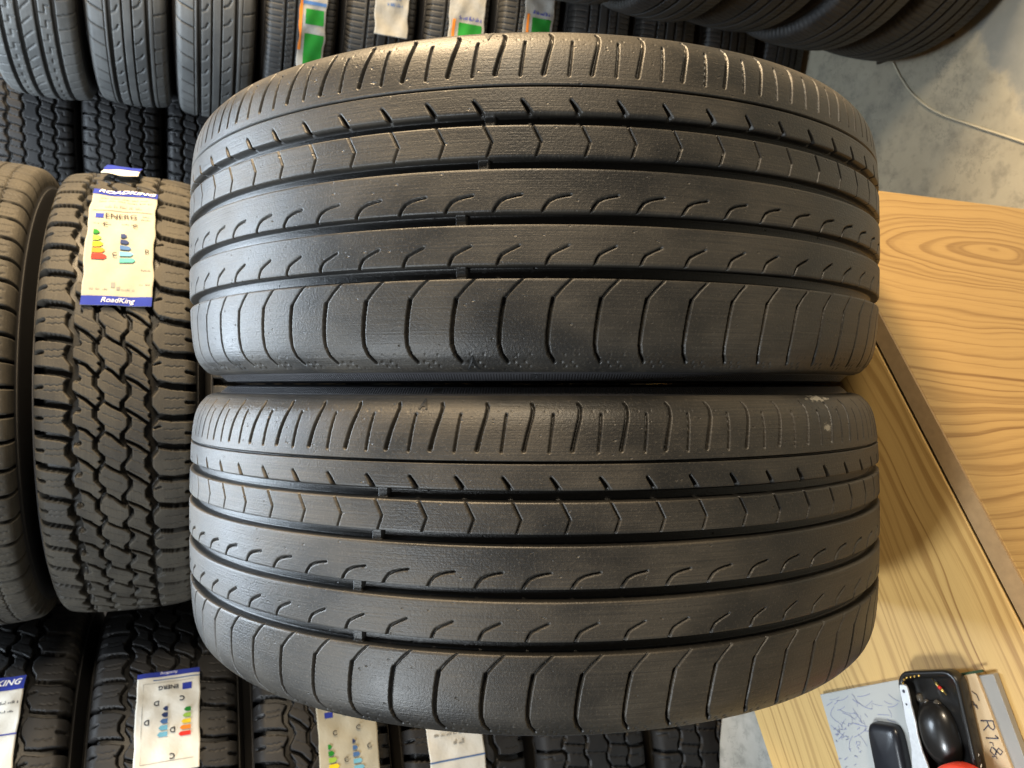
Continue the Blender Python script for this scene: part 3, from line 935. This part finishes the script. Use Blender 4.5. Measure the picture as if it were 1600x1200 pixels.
# ------------------------------------------------------------------ stickers on the tyres
class Sticker:
    """a paper label wrapped on a tread: a runs along its width, b along its height (metres)"""
    def __init__(s, root, R, box, cx, cy, mat_paper, flip=False, seed=0, lift=.0016, wr=.0011, edge=.0012, curl=None):
        (xa, ya, xb, yb) = box               # picture box used to find the place on the tread
        xm, ym = (xa + xb) / 2, (ya + yb) / 2
        _, za = on_stack(xa, ym, cx, cy, R)
        _, zb = on_stack(xb, ym, cx, cy, R)
        tt, _ = on_stack(xm, ya, cx, cy, R)
        tb, _ = on_stack(xm, yb, cx, cy, R)
        s.z0, s.W = za - root.location.z, za - zb
        s.t0, s.H = tb, (tt - tb) * R
        s.R, s.root, s.flip, s.seed = R, root, flip, seed
        s.lift, s.wr, s.edge, s.curl = lift, wr, edge, curl
        paper = s.grid([(0, 0, s.W, s.H)], 0.0)
        s.paper = paper.build('paper_label', mat_paper, root, smooth=True)
        md = s.paper.modifiers.new('thickness', 'SOLIDIFY'); md.thickness = .00025; md.offset = -1

    def at(s, a, b, up=0.0):
        if s.flip: a, b = s.W - a, s.H - b
        q = s.seed
        rip = (math.sin(a * 110 + q) * math.cos(b * 70 + 2 * q) + .6 * math.sin((a * .8 + b) * 130 + 3 * q) + .5 * math.sin(a * 170 - b * 60 + q))
        lift = s.lift + s.wr * (.9 + rip * .5)
        if s.curl:
            e = max(0.0, 1 - b / s.curl[0])
            lift += s.curl[1] * e * e
        ea = s.edge * (math.sin(b * 75 + q) + .5 * math.sin(b * 170 + 2 * q)) * .45 * (1 if a < s.W * .1 or a > s.W * .9 else 0)
        r = s.R + lift + up
        th = s.t0 + b / s.R
        return (r * math.sin(th), -r * math.cos(th), s.z0 - a + ea)

    def grid(s, rects, up, mis=None, step=.0025):
        mb = MB()
        for i, (a0, b0, a1, b1) in enumerate(rects):
            na = max(1, int(math.ceil((a1 - a0) / step))); nb = max(1, int(math.ceil((b1 - b0) / step)))
            vs = [s.at(a0 + (a1 - a0) * x / na, b0 + (b1 - b0) * y / nb, up) for x in range(na + 1) for y in range(nb + 1)]
            fs = []
            for x in range(na):
                for y in range(nb):
                    p = x * (nb + 1) + y
                    fs.append((p, p + nb + 1, p + nb + 2, p + 1))
            mb.add(vs, fs, mis[i] if mis else 0)
        return mb

    def rects(s, name, rects, mats, up=.0007, mis=None):
        R_ = [(a0 * s.W, b0 * s.H, a1 * s.W, b1 * s.H) for a0, b0, a1, b1 in rects]
        return s.grid(R_, up, mis).build(name, mats, s.paper, smooth=True)

    def text(s, name, body, fa, fb, size, m, up=.0024, shear=0, off=0.0, align='CENTER', rot=0):
        o = None
        for (bd, a_, b_, sz, ro) in (body if isinstance(body, list) else [(body, fa, fb, size, rot)]):
            mb = MB()
            vs, fs = text_mesh(bd, sz, shear, align, off)
            c, sn = math.cos(ro), math.sin(ro)
            mb.add([s.at(a_ * s.W + v.x * c - v.y * sn, b_ * s.H + v.x * sn + v.y * c, up) for v in vs], fs)
            o = mb.build(name, m, s.paper)
        return o

    def arrows(s, name, bars, mats, up=.0018):
        """bars: (left, low, right, high) in fractions; each ends in a point on its right"""
        mb = MB()
        for i, (a0, b0, a1, b1) in enumerate(bars):
            a0, a1, b0, b1 = a0 * s.W, a1 * s.W, b0 * s.H, b1 * s.H
            tip = .5 * abs(b1 - b0) * (1 if a1 > a0 else -1)
            nx_ = 6
            vs = [s.at(a0 + (a1 - tip - a0) * q / nx_, b0 + (b1 - b0) * k / 2, up) for q in range(nx_ + 1) for k in range(3)]
            fs = [(q * 3 + k, q * 3 + 3 + k, q * 3 + 4 + k, q * 3 + 1 + k) for q in range(nx_) for k in range(2)]
            vs.append(s.at(a1, (b0 + b1) / 2, up))
            fs += [(nx_ * 3, len(vs) - 1, nx_ * 3 + 1), (nx_ * 3 + 1, len(vs) - 1, nx_ * 3 + 2)]
            mb.add(vs, fs, i)
        return mb.build(name, mats, s.paper)

    def scrawl(s, name, lines, m, up=.0009):
        """lines of print too small to read: short strokes in word-like runs"""
        R_ = []
        for (a0, a1, b, h) in lines:
            x = a0
            while x < a1:
                n = random.randint(3, 7)
                for _ in range(n):
                    if x > a1: break
                    wd = random.uniform(.008, .018)
                    k = random.uniform(.6, 1.0)
                    R_.append((x, b, min(x + wd, a1), b + h * k * random.choice((.45, 1, 1))))
                    x += wd + .008
                x += .03
        return s.rects(name, R_, m, up)


def energy_art(L, hb, inv=1):
    """the energy label's scales and letters; hb: (low, high) span of the label it takes"""
    lo, hi = hb
    f = lambda y: lo + (hi - lo) * y
    cols = [M['green'], M['lime'], M['yellow'], M['orange'], M['red']]
    bars = [(.10, f(.74 - i * .105), .20 + i * .032, f(.82 - i * .105)) for i in range(5)]
    L.arrows('energy_scale', bars, cols)
    cols = [M['navy'], M['navy'], M['midblue'], M['skyblue'], M['teal']]
    bars = [(.50, f(.70 - i * .105), .60 + i * .035, f(.77 - i * .105)) for i in range(5)]
    L.arrows('rain_scale', bars, cols)
    sz = L.W * .10
    L.text('rating_letter', [('C', .26, f(.95), sz, .05), ('C', .70, f(.93), sz, -.1), ('C', .43, f(.40), sz, .1), ('D', .90, f(.48), sz * .9, 0)], 0, 0, 0, M['ink'], off=.0002)


def flag(L, a0, b0, a1, b1):
    L.rects('flag_square', [(a0, b0, a1, b1)], M['blue'])


# dusty all-terrain tyre: cream energy label with two blue bands
r = row3[7]
A = KIND['all_terrain']['R']
L = Sticker(r, A, (133, 303, 241, 480), SX3, SY3, M['cream'], False, 1.3, lift=.0018, wr=.0015, edge=.002)
L.rects('brand_band', [(0, .925, 1, 1)], M['blue'])
L.text('brand_lettering', 'ROADKING', .52, .962, L.H * .062, M['white'], shear=.3, off=.0003)
L.rects('lower_band', [(0, 0, 1, .058)], M['blue'])
L.text('lower_lettering', 'RoadKing', .50, .028, L.H * .045, M['white'], shear=.3)
L.scrawl('small_print', [(.14, .86, .875, .016), (.12, .92, .84, .018), (.22, .78, .77, .032)], M['greyink'])
L.rects('rule_line', [(.06, .735, .96, .741)], M['greyink'])
flag(L, .10, .655, .22, .70)
L.text('energy_lettering', 'ENERG', .48, .675, L.H * .058, M['ink'], off=.0001)
L.scrawl('code_print', [(.78, .95, .66, .016), (.80, .95, .69, .016)], M['greyink'])
L.scrawl('form_print', [(.82, .95, .24, .012)], M['greyink'])
L.scrawl('date_print', [(.80, .95, .14, .012)], M['greyink'])
for ln_p in ((.08, .38, .60, .010), (.50, .74, .60, .010), (.10, .36, .10, .010), (.55, .74, .10, .010)):
    L.scrawl('fine_print', [ln_p], M['greyink'])
energy_art(L, (.16, .62))
L.rects('noise_scale', [(.40, .115, .46, .15), (.48, .10, .53, .12)], M['greyink'])

# second, turned-over blue edge of a label peeping over that tyre's far side
L2 = Sticker(r, A, (162, 268, 222, 286), SX3, SY3, M['paper'], False, .4, lift=.010, wr=.002)
L2.rects('brand_band', [(0, .35, 1, 1)], M['blue'], up=.0007)

# bottom-left: the upside-down energy label
r = row4[6]
A4 = KIND['wide_all_terrain']['R']
L = Sticker(r, A4, (211, 1050, 312, 1206), SX4, SY4, M['paper'], True, 2.1, lift=.0018, wr=.0015)
L.rects('brand_band', [(0, 0, 1, .055)], M['blue'])
L.text('brand_lettering', 'RoadKing', .5, .026, L.H * .042, M['white'], shear=.2)
flag(L, .13, .155, .28, .225)
L.text('energy_lettering', 'ENERG', .50, .185, L.H * .062, M['ink'], off=.0002)
cols = [M['green'], M['lime'], M['yellow'], M['orange'], M['red']]
L.arrows('energy_scale', [(.14, .42 + i * .058, .25 + i * .02, .46 + i * .058) for i in range(5)][::1], cols)
L.arrows('rain_scale', [(.50, .38 + i * .062, .58 + i * .02, .425 + i * .062) for i in range(5)], [M['navy'], M['navy'], M['midblue'], M['skyblue'], M['skyblue']])
sz = L.W * .12
L.text('rating_letter', [('C', .28, .32, sz, 0), ('D', .42, .62, sz, 0), ('C', .42, .86, sz, 0), ('D', .82, .52, sz, 0), ('D', .68, .34, sz, 0)], 0, 0, 0, M['ink'], off=.0003)
L.rects('frame_line', [(.1, .12, .9, .124), (.1, .9, .9, .904), (.895, .12, .9, .9)], M['greyink'])
L.rects('lower_rule', [(0, .085, .75, .095)], M['midblue'])

# bottom-left corner: navy banded label cut by the picture edge
r = row4[7]
L = Sticker(r, A4, (-78, 1066, 26, 1240), SX4, SY4, M['paper'], False, 3.4, lift=.0018, wr=.0012)
L.rects('brand_band', [(0, .86, 1, 1)], M['blue'])
L.text('brand_lettering', 'ROADKING', .5, .93, L.W * .165, M['white'], shear=.3, off=.0003)
L.scrawl('small_print', [(.1, .95, .72, .03), (.1, .9, .64, .02)], M['ink'])
L.rects('rule_line', [(0, .44, 1, .452)], M['blue'])

# under the worn tyre: two cream labels the right way up
r = row4[5]
L = Sticker(r, A4, (497, 1078, 590, 1242), SX4, SY4, M['cream'], False, 4.0, lift=.0018, wr=.0015)
flag(L, .13, .735, .27, .79)
L.text('energy_lettering', 'ENERG', .58, .76, L.H * .06, M['ink'], off=.0001)
L.rects('rule_line', [(.0, .88, .9, .886)], M['greyink'])
L.arrows('energy_scale', [(.15, .44 - i * .062, .22 + i * .035, .485 - i * .062) for i in range(6)], [M['green'], M['green'], M['lime'], M['yellow'], M['orange'], M['red']])
L.arrows('rain_scale', [(.56, .46 - i * .062, .62 + i * .03, .50 - i * .062) for i in range(6)], [M['navy'], M['midblue'], M['midblue'], M['skyblue'], M['skyblue'], M['teal']])
L.text('rating_letter', [('C', .28, .58, L.W * .11, .1), ('C', .68, .60, L.W * .11, 0), ('C', .84, .41, L.W * .11, .2), ('C', .44, .32, L.W * .11, 0)], 0, 0, 0, M['ink'], off=.0002)
r = row4[4]
L = Sticker(r, A4, (670, 1104, 757, 1262), SX4, SY4, M['paper'], False, 5.0, lift=.0018, wr=.0015)
L.scrawl('small_print', [(.2, .75, .80, .03), (.12, .9, .72, .03), (.45, .68, .62, .05)], M['greyink'])
L.rects('rule_line', [(0, .47, 1, .485)], M['midblue'])

# stack at the picture's upper edge: hanging green and white stickers
A1 = KIND['economy']['R']
for idx, box, art in ((7, (468, -60, 510, 104), 'long'), (6, (588, -70, 641, 51), 'white'), (5, (704, -60, 760, 70), 'both'), (4, (820, -60, 866, 70), 'both')):
    L = Sticker(row1[idx], A1, box, SX1, SY1, M['dimpaper'], False, idx * 1.7, lift=.002, wr=.0022, edge=.003, curl=(.05, .012))
    if art == 'long':
        L.rects('green_panel', [(.22, .02, .92, .37), (.22, .46, .92, .60)], M['green'])
        L.rects('blue_line', [(.1, .64, .95, .67)], M['midblue'])
        L.rects('orange_edge', [(0, .2, .1, .7)], M['orange'])
    elif art == 'both':
        L.rects('green_panel', [(.28, .0, .92, .27)], M['green'])
        L.scrawl('blue_lettering', [(.28, .92, .31, .05)], M['blue'])
        L.rects('orange_edge', [(.1, .05, .18, .3)], M['orange'])
    else:
        L.scrawl('blue_lettering', [(.35, .8, .38, .05), (.4, .75, .47, .05)], M['midblue'])

for o in list(COL.objects):
    if '_h' in o: del o['_h']


# ------------------------------------------------------------------ small things on the desk
def dp(px, py, h=0.0):
    return on_plane(px, py, DZ + h)


M['sheet'] = plain('scribbled_paper', (0.38, 0.38, 0.36), 0.6, var=0.05, scale=40)
M['pen'] = plain('blue_pen_ink', (0.22, 0.23, 0.36), 0.5)
M['bpen'] = plain('black_pen_ink', (0.03, 0.03, 0.05), 0.5)
M['blackplastic'] = plain('glossy_black_plastic', (0.012, 0.011, 0.010), 0.30, coat=0.15)
M['softblack'] = plain('soft_black_plastic', (0.012, 0.013, 0.017), 0.3)
M['steel'] = plain('scratched_steel', (0.72, 0.73, 0.74), 0.38, 0.6, var=0.2, scale=220)
M['tape'] = plain('grey_metal_strip', (0.26, 0.25, 0.23), 0.5, 0.0, var=0.12, scale=30)
M['tan'] = plain('tan_cardboard', (0.52, 0.38, 0.22), 0.7, var=0.1)
M['gold'] = plain('gold_bead', (0.70, 0.48, 0.14), 0.3, 1.0, var=0.2)
M['redplastic'] = plain('red_plastic', (0.72, 0.06, 0.03), 0.35)
M['redbead'] = plain('red_enamel', (0.62, 0.03, 0.02), 0.3)
M['whitecord'] = plain('white_cord', (0.46, 0.42, 0.31), 0.7)

# scribbled pad
pad = empty('paper_pad', dp(1340, 1130))
tag(pad, 'white paper pad covered with blue pen scribbles under the black tray', 'paper pad')
corner = [dp(1281, 1085, .006), dp(1402, 1062, .006), dp(1560, 1230, .006), dp(1330, 1255, .006)]
pb_ = MB(); pb_.prism([(p.x - pad.location.x, p.y - pad.location.y) for p in corner][::-1], 0.0005, .006)
pb_.build('page_block', M['sheet'], pad, bevel=.0008)
sc_ = MB()
random.seed(21)


def padpt(px, py):
    q = dp(px, py, .0062)
    return (q.x - pad.location.x, q.y - pad.location.y, .0064)


for i in range(46):
    x0, y0 = random.uniform(1296, 1390), random.uniform(1084, 1150)
    a = random.choice((.9, .9, .7, 2.3, .2)) + random.uniform(-.2, .2)
    ln = random.uniform(6, 26)
    pts = []
    bend = random.uniform(-.6, .6)
    for t in np.linspace(0, 1, 6):
        pts.append(padpt(x0 + math.cos(a + bend * t) * ln * t, y0 + math.sin(a + bend * t) * ln * t))
    sc_.ribbon(pts, random.uniform(.0003, .0006))
for i in range(26):                                   # small figures in a hurried hand
    x0, y0 = random.uniform(1300, 1345), random.uniform(1130, 1198)
    pts = [padpt(x0 + random.uniform(-3, 3), y0 + random.uniform(-3, 3)) for _ in range(4)]
    sc_.ribbon(pts, .0006)
sc_.build('pen_scribbles', M['pen'], pad)

# cardboard flap with the marking R18, and the metal strip next to it
fl_ = empty('cardboard_box', dp(1530, 1120))
tag(fl_, 'flat tan cardboard box with the handwritten mark R18 beside the black tray', 'box')
q = [dp(1488, 1056, .010), dp(1524, 1051, .010), dp(1590, 1225, .010), dp(1530, 1235, .010)]
b_ = MB(); b_.prism([(p.x - fl_.location.x, p.y - fl_.location.y) for p in q][::-1], .0066, .010)
b_.build('box_body', M['tan'], fl_, bevel=.0006)
STROKES = {
    'R': [[(0, 0), (0, 1)], [(0, 1), (.45, .98), (.6, .78), (.42, .55), (0, .5)], [(.3, .5), (.65, 0)]],
    '1': [[(.3, 0), (.3, 1)], [(.3, 1), (.1, .8)]],
    '8': [[(.3, .52), (.08, .75), (.3, 1), (.52, .75), (.3, .52), (.02, .25), (.3, 0), (.58, .25), (.3, .52)]],
    '4': [[(.5, 0), (.5, 1), (0, .35), (.65, .35)]],
    '5': [[(.6, 1), (.1, 1), (.08, .58), (.45, .6), (.6, .3), (.35, 0), (0, .1)]],
    'x': [[(0, 0), (.55, .6)], [(0, .6), (.55, 0)]],
    '/': [[(0, -.2), (.5, 1.1)]],
}


def handwrite(mb, text, o, e, up, h, wd):
    x = 0
    for ch in text:
        for st in STROKES.get(ch, []):
            mb.ribbon([o + e * ((x + a) * h) + up * (b * h) for a, b in st], wd)
        x += .85


e0 = (dp(1562, 1196, .010) - dp(1532, 1100, .010)); e0.z = 0; e0.normalize()
upv = Vector((-e0.y, e0.x, 0))
if (dp(1560, 1100, .010) - dp(1530, 1110, .010)).dot(upv) < 0: upv = -upv
wr = MB()
off = Vector((fl_.location.x, fl_.location.y, 0))
handwrite(wr, 'R18', dp(1532, 1126, .0106) - Vector((off.x, off.y, DZ)), e0, upv, .0125, .0009)
for k, (a, b, c, d) in enumerate(((1518, 1080, 1530, 1095), (1512, 1092, 1526, 1106), (1520, 1100, 1528, 1108), (1546, 1160, 1552, 1166), (1552, 1168, 1556, 1180), (1550, 1182, 1558, 1186))):
    wr.ribbon([dp(a, b, .0106) - Vector((off.x, off.y, DZ)), dp((a + c) / 2 + 2, (b + d) / 2 - 2, .0106) - Vector((off.x, off.y, DZ)), dp(c, d, .0106) - Vector((off.x, off.y, DZ))], .0007)
wr.build('handwriting', M['bpen'], fl_)
st_ = MB()
q = [dp(1523, 1056, .007), dp(1552, 1053, .007), dp(1612, 1215, .007), dp(1584, 1225, .007)]
st_.prism([(p.x, p.y) for p in q][::-1], DZ + .0005, DZ + .007)
tag(st_.build('metal_strip', M['tape'], bevel=.0006), 'flat grey metal strip lying beside the cardboard box on the desk', 'metal strip')
pn = MB(); pn.tube([dp(1494, 1055, .0095), dp(1536, 1048, .0095)], .0012, 8)
tag(pn.build('pencil_lead', plain('dark_green_paint', (.03, .06, .03), .4)), 'thin dark green stick lying along the top of the cardboard box', 'stick')

# black tray
TZ = .013
o_ = dp(1399, 1049, TZ + .011); a_ = dp(1493, 1046, TZ + .011) - o_; b__ = dp(1430, 1200, TZ + .011) - o_
wv = a_.length
ea = a_.normalized(); eb = b__.normalized()
TLn = .135


def rrect(w_, l_, r_, inset=0.0, n=6):
    pts = []
    for (cx, cy, a0) in ((w_ - r_, r_, -90), (w_ - r_, l_ - r_, 0), (r_, l_ - r_, 90), (r_, r_, 180)):
        for k in range(n + 1):
            an = math.radians(a0 + 90 * k / n)
            pts.append((cx + (r_ - inset) * math.cos(an), cy + (r_ - inset) * math.sin(an)))
    return pts


def tp(a, b, h):                                      # tray coordinates: across, along, up -> local offsets
    return ea * a + eb * b + Vector((0, 0, h))


tray = empty('black_tray', Vector((o_.x, o_.y, DZ + .0105)))
tag(tray, 'black plastic tray of odds and ends with a steel spanner, on the scribbled pad', 'tray')
loops = [(0.002, 0.0), (0.0, .004), (0.0, .0125), (.0008, .0138), (.003, .0142), (.0048, .0135), (.0056, .012), (.0075, .004), (.0095, .0026)]
tm = MB(); vs = []; 
for ins, h in loops:
    vs += [tp(x, y, h) for x, y in rrect(wv, TLn, .0145, ins)]
n_ = len(vs) // len(loops)
fs = []
for i in range(len(loops) - 1):
    for k in range(n_):
        fs.append((i * n_ + k, i * n_ + (k + 1) % n_, (i + 1) * n_ + (k + 1) % n_, (i + 1) * n_ + k))
fs.append(tuple(range((len(loops) - 1) * n_, len(loops) * n_)))
fs.append(tuple(range(n_ - 1, -1, -1)))
tm.add(vs, fs)
tm.build('tray_body', M['blackplastic'], tray, smooth=True)
T0 = tray.location.copy()


def intray(px, py, h):
    """point inside the tray, h above the tray's floor"""
    return on_plane(px, py, T0.z + .0026 + h)


# spanner: flat bar with a drilled end, bellied jaw and a second hole
p0, p1 = intray(1414, 1076, .0112), intray(1441, 1202, .0122)
sd = (p1 - p0); sl_ = sd.length; sd.normalize(); sn_ = Vector((-sd.y, sd.x, 0)).normalized()
sp = MB()
ws = [(-.004, .0015), (-.003, .0042), (0, .0050), (.006, .0052), (.014, .0048), (.020, .0054), (.030, .0058), (.040, .0052), (.055, .0062), (.066, .0090), (.075, .0105), (.088, .0095), (.1, .0085)]
vs = []
for t, hw in ws:
    for sgn_, up_ in ((-1, 0), (1, 0), (1, .0022), (-1, .0022)):
        vs.append(p0 + sd * t + sn_ * (hw * sgn_) + Vector((0, 0, up_)) - p0)
fs = []
for i in range(len(ws) - 1):
    for k in range(4):
        fs.append((i * 4 + k, i * 4 + (k + 1) % 4, (i + 1) * 4 + (k + 1) % 4, (i + 1) * 4 + k))
fs += [(0, 1, 2, 3), tuple((len(ws) - 1) * 4 + k for k in (3, 2, 1, 0))]
sp.add(vs, fs)
spo = empty('steel_spanner', p0)
tag(spo, 'scratched steel spanner with drilled end lying in the black tray', 'spanner')
sp.build('spanner_bar', M['steel'], spo, bevel=.0007)
rv = MB()
for t, rr in ((.002, .0017), (.014, .0011)):
    c = sd * t + Vector((0, 0, .0024))
    rv.add([c + sd * (rr * math.cos(k * math.pi / 6)) + sn_ * (rr * math.sin(k * math.pi / 6)) for k in range(12)], [tuple(range(12))])
rv.build('drilled_hole', M['bpen'], spo)
rv = MB()
for t, rr in ((.078, .0048),):
    pts = []
    c = sd * t + Vector((0, 0, .0026))
    rv.tube([c + sd * (rr * math.cos(k * math.pi / 8)) + sn_ * (rr * math.sin(k * math.pi / 8)) for k in range(17)], .0007, 6)
    rv.tube([c - Vector((0, 0, .001)), c + Vector((0, 0, .0012))], .0026, 12)
rv.build('rivet', M['steel'], spo, smooth=True)


def dome(name, px, py, ra, rb, hh, m, label, cat, z0, ang_, power=2.0, sq=2.4):
    """a low rounded body on a superelliptic outline"""
    c = on_plane(px, py, z0)
    mb = MB(); vs = []; fs = []
    seg, lev = 40, 12
    e1 = (eb * math.cos(ang_) + ea * math.sin(ang_)); e2 = Vector((-e1.y, e1.x, 0))
    for j in range(lev):
        f = j / lev
        k = (1 - f ** power) ** (1 / power)
        h = hh * f
        for i in range(seg):
            t = 2 * math.pi * i / seg
            x = math.copysign(abs(math.cos(t)) ** (2 / sq), math.cos(t)) * ra * k
            y = math.copysign(abs(math.sin(t)) ** (2 / sq), math.sin(t)) * rb * k
            vs.append(e1 * x + e2 * y + Vector((0, 0, h)))
    vs.append(Vector((0, 0, hh)))
    for j in range(lev - 1):
        for i in range(seg):
            fs.append((j * seg + i, j * seg + (i + 1) % seg, (j + 1) * seg + (i + 1) % seg, (j + 1) * seg + i))
    for i in range(seg):
        fs.append(((lev - 1) * seg + i, (lev - 1) * seg + (i + 1) % seg, lev * seg))
    fs.append(tuple(range(seg - 1, -1, -1)))
    mb.add(vs, fs)
    o = mb.build(name, m, smooth=True)
    o.location = c
    return tag(o, label, cat)


dome('rubber_puck', 1471, 1146, .029, .0205, .016, M['blackplastic'], 'shiny dark oval rubber puck lying inside the black tray', 'puck', T0.z + .0030, 0.1)
dome('key_fob', 1397, 1184, .034, .0205, .013, M['softblack'], 'black rounded key fob lying on the scribbled pad left of the tray', 'key fob', DZ + .0066, 0.0, 4.0, 5.0)

# twisted two-colour wire, small red-banded part, gold bead chain
wq = [intray(1494, 1066, .004), intray(1508, 1110, .006), intray(1519, 1150, .006), intray(1531, 1198, .006), intray(1538, 1225, .006)]
wp = spline([tuple(p) for p in wq], 60)
wire = empty('twisted_wire', wp[0])
tag(wire, 'black and white twisted wire lying along the edge inside the tray', 'wire')
for sidx, mname in ((0, M['white']), (1, M['bpen'])):
    mb = MB()
    pts = []
    for i, p in enumerate(wp):
        t = i * 1.15 + sidx * math.pi
        pts.append((p[0] - wp[0][0] + ea.x * .0011 * math.cos(t), p[1] - wp[0][1] + ea.y * .0011 * math.cos(t), p[2] - wp[0][2] + .0011 * math.sin(t)))
    mb.tube(pts, .0011, 6)
    mb.build('wire_strand', mname, wire, smooth=True)
pa_, pb2 = intray(1456, 1060, .003), intray(1479, 1086, .003)
part = empty('small_fuse', pa_)
tag(part, 'tiny gold fuse with a red band lying in the top of the tray', 'fuse')
v = pb2 - pa_
mb = MB(); mb.tube([Vector((0, 0, 0)), v * .22, v * .24, v * .44, v * .46, v * .64, v * .66, v * .8, v * .82, v], [.0005, .0005, .0013, .0015, .0012, .0012, .0016, .0013, .0006, .0006], 10)
mb.build('fuse_body', M['gold'], part, smooth=True)
mb = MB(); mb.tube([v * .47, v * .63], .0017, 10); mb.build('red_band', M['redbead'], part, smooth=True)
ch = MB()
cpts = [(1436, 1056), (1429, 1057), (1423, 1058), (1417, 1059), (1413, 1062), (1411, 1067), (1410, 1072), (1410, 1078), (1411, 1084), (1413, 1090), (1414, 1096), (1416, 1101)]
for (x, y) in cpts:
    c = intray(x, y, .0100 + random.uniform(0, .002))
    ch.tube([c + Vector((0, 0, -.0012)), c + Vector((0, 0, -.0006)), c + Vector((0, 0, .0006)), c + Vector((0, 0, .0012))], [.0005, .0012, .0012, .0005], 8)
tag(ch.build('bead_chain', M['gold'], smooth=True), 'thin gold bead chain curled along the inner corner of the tray', 'chain')
# three clear glassy bits by the spanner
gl, gnt, gb = mat('clear_plastic')
gb.inputs['Base Color'].default_value = (.25, .22, .18, 1); gb.inputs['Roughness'].default_value = .08; gb.inputs['Transmission Weight'].default_value = .7
for i, (x, y, s_) in enumerate(((1438, 1090, .0042), (1449, 1098, .0036), (1466, 1100, .0046))):
    o = dome('plastic_cap', x, y, s_, s_ * .8, s_ * .9, gl, ('clear plastic cap nearest the spanner inside the tray', 'smallest clear plastic cap in the middle of the tray', 'clear plastic cap nearest the dark puck inside the tray')[i], 'cap', T0.z + .003, .4 * i)
    o['group'] = 'clear caps in the tray'
# red lid reaching in from the picture's edge
rc = on_plane(1512, 1262, T0.z + .024)
rd = MB(); n_ = 64
pr = [(0.0345, 0), (.036, .002), (.036, .012), (.034, .0145), (.028, .0155)]
vs = []
for rr, h in pr:
    vs += [Vector((rr * math.cos(2 * math.pi * k / n_), rr * math.sin(2 * math.pi * k / n_), h)) for k in range(n_)]
fs = []
for i in range(len(pr) - 1):
    for k in range(n_):
        fs.append((i * n_ + k, i * n_ + (k + 1) % n_, (i + 1) * n_ + (k + 1) % n_, (i + 1) * n_ + k))
fs += [tuple(range(n_ - 1, -1, -1)), tuple((len(pr) - 1) * n_ + k for k in range(n_))]
rd.add(vs, fs)
ro = rd.build('red_lid', M['redplastic'], smooth=True)
ro.location = (rc.x, rc.y, T0.z + .0145)
tag(ro, 'round red plastic lid resting across the lower end of the tray', 'lid')

# ------------------------------------------------------------------ floor: dark sheet under the right-hand stack, white cord
bd = MB()
q = [on_plane(1492, 57, 0), on_plane(1420, 86, 0), on_plane(1300, 96, 0)]
bx = [q[0], on_plane(1372, 101, 0)]
e = (bx[1] - bx[0]); e.normalize(); nrm = Vector((-e.y, e.x, 0))
if nrm.x < 0: nrm = -nrm
c0_ = q[0]
bl = (bx[1] - bx[0]).length
pts = [c0_, c0_ + e * bl, c0_ + e * bl + nrm * .7, c0_ + nrm * .7]
bd.prism([(p.x, p.y) for p in pts], 0.0005, .006)
M['board'] = plain('dark_hardboard', (0.035, 0.027, 0.018), 0.8, var=.2, scale=20)  # dark brown, slightly mottled colour of the thin sheet at the stack's foot
bo = bd.build('floor_board', M['board'])
tag(bo, 'dark brown hardboard sheet on the floor under the right-hand tyre stack', 'board')
cq = [(1380, 70), (1393, 92), (1408, 122), (1430, 151), (1465, 176), (1520, 196), (1575, 214), (1640, 236)]
cpts = spline([tuple(on_plane(x, y, .0028)) for x, y in cq], 60)
cm = MB(); cm.tube([tuple(p) for p in cpts], .0026, 8)
tag(cm.build('white_cord', M['whitecord'], smooth=True), 'thin off-white cord running across the concrete floor', 'cord')
